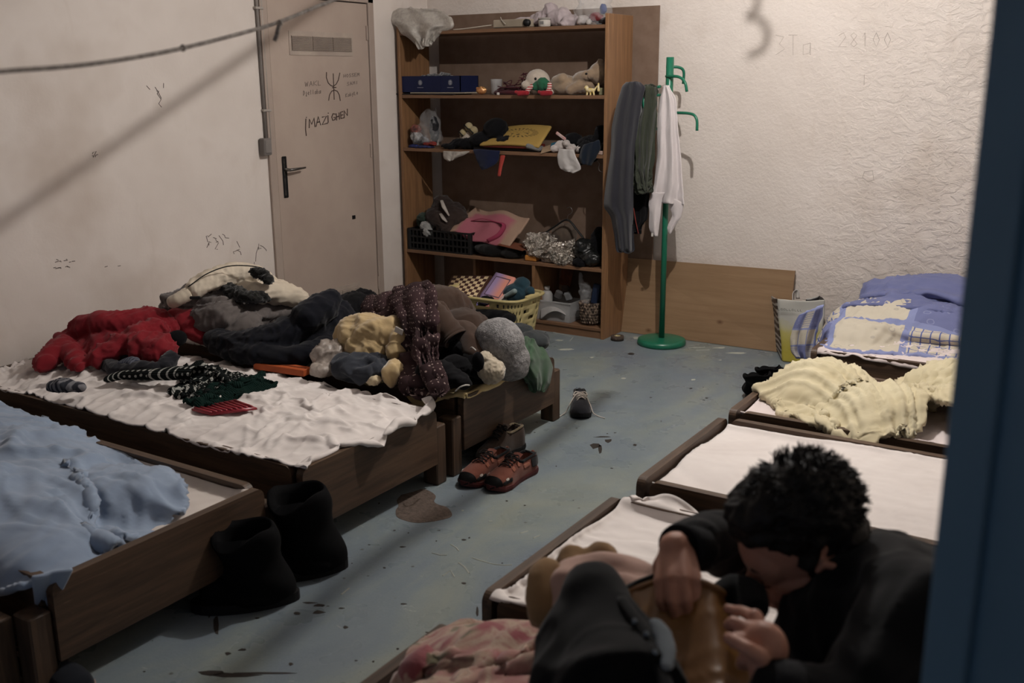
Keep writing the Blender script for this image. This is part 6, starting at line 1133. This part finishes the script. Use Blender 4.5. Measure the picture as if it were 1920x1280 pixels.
# ================================================================== FOREGROUND BED, JACKET, MAN
def floral():
    m, nt, b = NT('floral_fleece', .95, 0, .1); co = coord(nt); n1 = noise(nt, co, 7, 3, .6, 1.0); n2 = noise(nt, coord(nt, sc=(1, 1.3, 1)), 9, 2, .5, .5)
    c = ramp(nt, n1, [(.38, (146, 92, 92)), (.47, (160, 126, 114)), (.53, (170, 148, 130)), (.62, (136, 74, 78))]); c = mix(nt, ramp(nt, n2, [(.61, (0, 0, 0)), (.65, (220, 220, 220))]), c, lin((76, 86, 58)))
    L(nt, c, b.inputs['Base Color']); bumpn(nt, b, noise(nt, co, 260, 2), .4, .003); b.inputs['Sheen Weight'].default_value = .3; return m
FLO = floral()
for (x, y, rx, ry, h, ro) in ((-1.0, 1.62, .28, .18, .16, .3), (-.75, 1.42, .35, .22, .20, 0), (-1.05, 1.35, .15, .25, .14, 0), (-.55, 1.3, .4, .25, .2, 0), (-.78, 1.75, .2, .16, .18, 0)): hell(x, y, rx, ry, h, ro, .33)
cloth('fleece_blanket', FLO, [(-1.20, 1.08, 0), (-.2, 1.03, 0), (-.3, 1.9, 0), P(935, 1165, .38)], (1.55, 1.15), .024, .05, .05, 71, 80, .15, .0006, .02, cr=(.022, 3), label='pink and green floral fleece blanket heaped on the nearest right bed', cat='blanket', nf=4)
TAN = fabric('tan_binding', (146, 116, 82), (126, 98, 68), .4, 150); PKB = fabric('pale_pink_fleece', (186, 154, 140), (170, 136, 124), .4, 200, .3)
def PDt(g, pts, n=14, flat=.9):
    pw = spl([PD(a, b, d_) for a, b, d_, r_ in pts], 7); rr = np.interp(np.linspace(0, len(pts) - 1, len(pw)), range(len(pts)), [q[3] for q in pts]); rr[0] *= .5; rr[-1] *= .5; return g.tube(pw, rr, n, flat=flat)
g = G(); PDt(g, [(1030, 1175, 1.86, .03), (1025, 1130, 1.87, .035), (1028, 1085, 1.89, .032), (1048, 1072, 1.9, .025)]); PDt(g, [(1060, 1075, 1.93, .022), (1075, 1050, 1.95, .03), (1090, 1062, 1.94, .03)]); PDt(g, [(1100, 1062, 1.94, .022), (1128, 1045, 1.95, .032), (1140, 1075, 1.93, .026)])
o = mk('blanket_edge', g, TAN, 'tan bound edge of a folded blanket standing up behind the black jacket', 'blanket', vs=.007, dsp=folds(.01, 9, 3))
g = G(); PDt(g, [(1055, 1180, 1.84, .03), (1065, 1110, 1.88, .045), (1110, 1085, 1.9, .05), (1170, 1090, 1.9, .05), (1225, 1105, 1.88, .04)]); PDt(g, [(1120, 1120, 1.84, .05), (1180, 1130, 1.84, .05), (1230, 1140, 1.84, .05)]); sub('fold', g, PKB, o, vs=.008, dsp=folds(.012, 7, 3), label='pale pink inner fold')
# jacket he is handling
JB = fabric('black_coat_cloth', (13, 14, 16), (9, 10, 12), .3, 300, .08); LG = mat('gold_brown_satin', (138, 96, 46), (112, 74, 34), 7, .42, 0, .5, bump=.15, bsc=30, bdist=.004)
g = G()
for pts in ([(1100, 1082, 1.70, .042), (1112, 1120, 1.66, .06), (1130, 1180, 1.62, .07), (1150, 1260, 1.56, .09), (1170, 1330, 1.5, .10)], [(1100, 1110, 1.72, .05), (1105, 1180, 1.66, .08), (1112, 1260, 1.6, .09), (1115, 1340, 1.55, .10)], [(1140, 1130, 1.64, .04), (1180, 1190, 1.6, .045), (1200, 1260, 1.56, .05), (1215, 1330, 1.52, .06)]): PDt(g, pts, 18)
coat = mk('black_coat', g, JB, 'heavy black jacket with golden brown lining that the man is mending', 'jacket', vs=.008, dsp=folds(.012, 6, 5))
A = quadgrid([PD(1188, 1118, 1.76), PD(1398, 1160, 1.72), PD(1450, 1300, 1.57), PD(1225, 1335, 1.56)], 34, 26); u = np.linspace(0, 1, 34)[:, None]; v = np.linspace(0, 1, 26)[None, :]; A = A + np.array(-Vector(CAM_R[1])) * (.052 * np.sin(PI * u) ** .8 * (1 - v) ** 1.5)[..., None]
cd = -np.array(view.normalized()); A = A + cd * (.05 * np.sin(PI * u) * (1 - .4 * v) + .014 * np.sin(u * 11 + 2 * v) - .03)[..., None]; A = A if np.dot(gridnorm(A)[15, 13], cd) > 0 else A[:, ::-1]; RIMP = [Vector(q) for q in A[:, 0][::3]] if np.linalg.norm(A[0, 0] - np.array(PD(1188, 1118, 1.76))) < .1 else [Vector(q) for q in A[:, -1][::3]]; A = crease(A, .010, 7, 3)
gridobj('lining', A, LG, coat, .008, label='golden brown satin lining')
G().tube(RIMP, .0065, 10).build('binding', LG, coat, True)
G().tube([q + Vector((0, 0, .004)) + Vector(CAM_R[2]) * .012 for q in RIMP[:7]], .008, 8).build('collar_edge', JB, coat, True)
g = G(); PDt(g, [(1335, 1125, 1.72, .02), (1375, 1112, 1.74, .035), (1405, 1118, 1.72, .03), (1420, 1150, 1.66, .02)]); sub('collar', g, JB, coat, vs=.006)
g = G(); PDt(g, [(1222, 1158, 1.535, .009), (1240, 1185, 1.52, .016), (1250, 1222, 1.49, .015), (1250, 1258, 1.46, .009)], flat=.5); sub('white_lining_patch', g, fabric('pale_grey_satin', (120, 128, 134), (104, 112, 118)), coat, vs=.005)
G().tube(spl([PD(*q) for q in ((1165, 1122, 1.60), (1195, 1165, 1.54), (1220, 1210, 1.50), (1245, 1270, 1.46), (1255, 1330, 1.42))], 6), .010, 8, flat=.6).build('zip_placket', JB, coat, True)
g = G()
for q in ((1190, 1166, 1.53), (1212, 1190, 1.505), (1228, 1225, 1.475)): G().ell(PD(*q), (.005, .004, .006), 8, 6).build('snap', mat('snap_metal', (120, 130, 140), rough=.3, metal=.7, bump=0), coat, True)
# ---- the man
cr_, cu, cn = Vector(CAM_R[0]), -Vector(CAM_R[1]), -Vector(CAM_R[2])      # view right, up, towards the viewer: used to lay the pose out
def HV(a, b, c): return cr_ * a + cu * b + cn * c
hc = PD(1500, 1022, 1.77); lf = HV(.15, -.40, .90).normalized(); fw = HV(-.84, -.50, -.085); fw = (fw - lf * fw.dot(lf)).normalized(); up_ = fw.cross(lf)
HMX = Matrix((fw, lf, up_)).transposed().to_4x4(); HMX.translation = hc
hp_ = lambda x, y, z: HMX @ Vector((x, y, z))
hR = HMX.to_euler()
def he(g, c, r): 
    q = G().ell(c, r, 20, 14); q.xf(HMX); return g.add(q.v, q.f)
def hcap(g, a, b, ra, rb): return g.cap(hp_(*a), hp_(*b), ra, rb, 12)
B = G()
he(B, (-.012, 0, .03), (.096, .076, .098)); he(B, (.03, 0, -.035), (.060, .056, .072)); he(B, (.056, 0, .025), (.038, .058, .05))
for s_ in (-1, 1):
    hcap(B, (-.015, s_ * .052, -.045), (.055, s_ * .02, -.098), .022, .018); hcap(B, (.055, s_ * .036, -.02), (.02, s_ * .056, -.018), .018, .016)      # jaw, cheekbone
    he(B, (.070, s_ * .032, .002), (.014, .016, .012)); hcap(B, (.076, s_ * .012, .020), (.066, s_ * .046, .018), .009, .007)                        # closed lid, brow ridge
    he(B, (.092, s_ * .011, -.035), (.010, .008, .008)); hcap(B, (.084, s_ * .02, -.064), (.094, 0, -.060), .006, .008); hcap(B, (.083, s_ * .018, -.076), (.091, 0, -.078), .006, .008)
    he(B, (-.014, s_ * .079, -.010), (.014, .006, .026)); hcap(B, (-.012, s_ * .086, .022), (-.030, s_ * .092, .004), .0065, .007); hcap(B, (-.012, s_ * .086, .022), (.002, s_ * .082, .012), .0065, .005); hcap(B, (-.030, s_ * .092, .004), (-.018, s_ * .086, -.038), .007, .008)
hcap(B, (.080, 0, .014), (.108, 0, -.028), .008, .012); he(B, (.110, 0, -.031), (.012, .012, .011)); he(B, (.066, 0, -.102), (.023, .025, .019)); he(B, (.070, 0, -.068), (.020, .028, .020))
nk0, nk1 = hp_(-.035, 0, -.07), PD(1622, 1140, 1.86); B.cap(nk0, nk1, .055, .062)
chest, pelvis = PD(1665, 1215, 1.80), Vector((-.10, 1.50, .44)); sL, sR = PD(1722, 1145, 1.64), PD(1570, 1075, 2.0)
B.cap(chest, pelvis, .12, .13, 16); B.cap(sL, sR, .06, .06); B.cap(nk1, chest, .08, .11)
eR, wR = PD(1392, 1018, 1.93), PD(1264, 1025, 1.745); eL, wL = PD(1610, 1330, 1.52), PD(1448, 1295, 1.49)
B.cap(sR, eR, .045, .036); B.cap(eR, wR, .036, .026); B.cap(sL, eL, .045, .036); B.cap(eL, wL, .036, .027)
# right hand: back of the hand to the viewer, fingers hanging down into the jacket
kn_ = [PD(1238, 1092, 1.705), PD(1260, 1086, 1.695), PD(1284, 1087, 1.695), PD(1305, 1093, 1.705)]
for k, q in enumerate(kn_): B.cap(wR + (kn_[k] - kn_[1]) * .45, q, .017, .0125, 10)
for q, m1, m2, tp, r_ in ((kn_[0], (1238, 1128, 1.69), (1250, 1153, 1.70), (1262, 1168, 1.72), .0085), (kn_[1], (1260, 1130, 1.675), (1268, 1158, 1.685), (1276, 1178, 1.71), .009), (kn_[2], (1288, 1128, 1.675), (1292, 1155, 1.685), (1296, 1176, 1.71), .009), (kn_[3], (1311, 1126, 1.69), (1311, 1148, 1.70), (1308, 1165, 1.72), .008)):
    a, b_, c_ = PD(*m1), PD(*m2), PD(*tp); B.cap(q, a, r_ * 1.15, r_ * 1.03, 10); B.cap(a, b_, r_ * 1.03, r_ * .95, 10); B.cap(b_, c_, r_ * .95, r_ * .8, 10)
a, b_, c_ = PD(1238, 1060, 1.75), PD(1238, 1105, 1.77), PD(1262, 1145, 1.76); B.cap(wR, a, .018, .014, 10); B.cap(a, b_, .014, .011, 10); B.cap(b_, c_, .011, .009, 10)
# left hand: holding the edge of the jacket, fingers to the left
kl = [PD(1415, 1158, 1.54), PD(1405, 1180, 1.515), PD(1408, 1208, 1.50), PD(1415, 1236, 1.50)]
for k, q in enumerate(kl): B.cap(wL + (kl[k] - kl[1]) * .5, q, .020, .0135, 10)
B.ell(PD(1432, 1215, 1.515), (.035, .03, .04))
for q, pts, r_ in ((kl[0], ((1392, 1146, 1.56), (1376, 1144, 1.575), (1364, 1140, 1.58)), .0085), (kl[1], ((1374, 1166, 1.52), (1366, 1172, 1.54), (1380, 1182, 1.565)), .009), (kl[2], ((1380, 1196, 1.50), (1376, 1206, 1.53), (1394, 1212, 1.56)), .009), (kl[3], ((1392, 1236, 1.50), (1388, 1246, 1.53), (1402, 1250, 1.555)), .0078), (PD(1428, 1232, 1.48), ((1402, 1216, 1.465), (1380, 1203, 1.475), (1366, 1196, 1.485)), .0105)):
    pp = [q] + [PD(*z) for z in pts]
    for k in range(3): B.cap(pp[k], pp[k + 1], r_ * (1.15 - .1 * k), r_ * (1.05 - .1 * k), 10)
kneeL, kneeR = Vector((-.52, 1.12, .42)), Vector((-.35, 1.80, .44)); B.cap(pelvis, kneeL, .09, .06); B.cap(pelvis, kneeR, .09, .06); fL_, fR_ = Vector((-.62, 1.48, .40)), Vector((-.72, 1.30, .40))
B.cap(kneeL, fL_, .055, .035); B.cap(kneeR, fR_, .055, .035); B.cap(fL_, fL_ + Vector((-.12, .05, .0)), .035, .028); B.cap(fR_, fR_ + Vector((-.12, -.05, .0)), .035, .028)
SK, snt, sb_ = NT('skin', .55, 0, .35); sco = coord(snt); L(snt, ramp(snt, noise(snt, sco, 14, 3), [(.35, (188, 140, 120)), (.65, (172, 124, 106))]), sb_.inputs['Base Color']); bumpn(snt, sb_, noise(snt, sco, 200, 3), .15, .0015)
sb_.inputs['Subsurface Weight'].default_value = .08; sb_.inputs['Subsurface Radius'].default_value = (.01, .004, .003)
man = thing('person', 'dark-haired man in a black sweatshirt sitting bent over the black jacket in his hands', 'person', pelvis)
inv = Matrix.Translation(-pelvis)
def pp_(name, g, m, vs, sm=3, dsp=None, label=None): return sub(name, g.xf(inv), m, man, vs=vs, sm=sm, dsp=dsp, label=label)
pp_('body', B, SK, .0036, 3)
g = G()   # eyebrows, lashes, mouth line
for s_ in (-1, 1): g.tube([hp_(.089, s_ * .014, .024), hp_(.087, s_ * .03, .030), hp_(.074, s_ * .048, .026)], [.003, .0045, .002], 6, flat=.6)
g.xf(inv).build('eyebrows', mat('hair_black', (22, 19, 18), (14, 12, 12), 30, .6, 0, .3, bump=.2), man, True)
g = G()
for s_ in (-1, 1): g.tube([hp_(.083, s_ * .020, -.006), hp_(.086, s_ * .032, -.009), hp_(.078, s_ * .044, -.006)], .0016, 5)
g.xf(inv).build('eyelashes', MC['hair_black'], man, True)
HB = MC['hair_black']; g = G()
he(g, (-.033, 0, .064), (.098, .083, .090)); he(g, (-.062, 0, .008), (.052, .078, .050)); he(g, (-.078, 0, -.035), (.034, .055, .050)); he(g, (.028, 0, .115), (.055, .055, .030)); he(g, (.0, 0, .122), (.07, .06, .032)); he(g, (.045, 0, .090), (.040, .058, .030))
for s_ in (-1, 1): hcap(g, (.008, s_ * .070, .035), (.008, s_ * .069, -.008), .010, .005)
hair = pp_('hair', g, HB, .005, 2, folds(.008, 26, 4)); rq = random.Random(5); g = G()
for k in range(1500):
    th = rq.uniform(0, 2 * PI); ph = math.acos(rq.uniform(-.25, 1)); d_ = Vector((math.sin(ph) * math.cos(th), math.sin(ph) * math.sin(th), math.cos(ph)))
    if (d_.x > .40 and d_.z < .45) or (d_.z < .12 and d_.x > -.35): continue
    p = Vector((-.030 + d_.x * .098, d_.y * .082, .058 + d_.z * .092)); top = max(0, d_.z); ln = .010 + .013 * top + rq.uniform(0, .006)
    dr = (d_ * (.3 + .35 * top) + Vector((-.35 + (.9 if (top > .6 and d_.x > 0) else 0), rq.uniform(-.6, .6), rq.uniform(-.5, .3) * (1 - top)))).normalized(); dr2 = (dr + Vector((rq.uniform(-.7, .7), rq.uniform(-.7, .7), rq.uniform(-.6, .4)))).normalized()
    g.tube([hp_(*p), hp_(*(p + dr * ln * .55)), hp_(*(p + dr * ln * .55 + dr2 * ln * .5))], [.0016, .0013, .0004], 4, cap=False)
tag(g.xf(inv).build('hair_strands', HB, hair, True), kind='stuff'); bpy.data.objects['hair_strands'].parent = hair
g = G(); g.cap(chest, pelvis, .175, .17, 20); g.cap(sL, sR, .085, .085, 16); g.cap(nk1.lerp(chest, .6), chest, .11, .16, 18); g.cap(chest + (sL - chest) * .5, pelvis, .12, .13); g.cap(sL, eL, .085, .062, 16); g.cap(eL, wL.lerp(eL, .12), .06, .045, 16)
g.cap(sR, eR, .08, .062, 16); g.cap(eR, wR.lerp(eR, .22), .062, .046, 16); g.ell(PD(1735, 1120, 1.80), (.08, .08, .08)); g.cap(PD(1640, 1085, 1.93), PD(1720, 1110, 1.78), .085, .08)
SW = fabric('black_sweatshirt', (13, 14, 17), (10, 11, 13), .3, 300, .1); sh = pp_('sweatshirt', g, SW, .008, 4, folds(.014, 6, 3))
g = G(); d_ = (wR - eR).normalized(); c0 = wR.lerp(eR, .20); 
for k in range(5): pass
g.tube([c0 - d_ * .03, c0 - d_ * .01, c0 + d_ * .015, c0 + d_ * .03], [.046, .050, .047, .042], 20, flat=.85, cap=False); o = g.xf(inv).build('ribbed_cuff', mat('cuff_black', (26, 27, 31), (20, 21, 24), 60, .9, bump=.6, bsc=90), man, True); q = o.modifiers.new('s', 'SOLIDIFY'); q.thickness = .004; g = G(); c1 = wL.lerp(eL, .12); d1 = (wL - eL).normalized(); g.tube([c1 - d1 * .03, c1, c1 + d1 * .02], [.044, .046, .042], 20, cap=False)
o = g.xf(inv).build('ribbed_cuff', MC['cuff_black'], man, True); q = o.modifiers.new('s', 'SOLIDIFY'); q.thickness = .004
g = G(); cc = nk0.lerp(nk1, .92); nd = (nk1 - nk0).normalized(); Rn = nd.to_track_quat('Z', 'Y').to_matrix(); g.lathe([(.066, -.012), (.074, 0), (.082, .02), (.09, .04), (.078, .04), (.066, .02), (.06, 0), (.066, -.012)], cc, 28, ax=Rn); g.xf(inv).build('collar', SW, man, True)
g = G(); g.cap(pelvis, kneeL, .12, .085); g.cap(pelvis, kneeR, .12, .085); g.cap(kneeL, fL_, .08, .055); g.cap(kneeR, fR_, .08, .055); pp_('trousers', g, MBK, .012, 3, folds(.014, 6, 3))
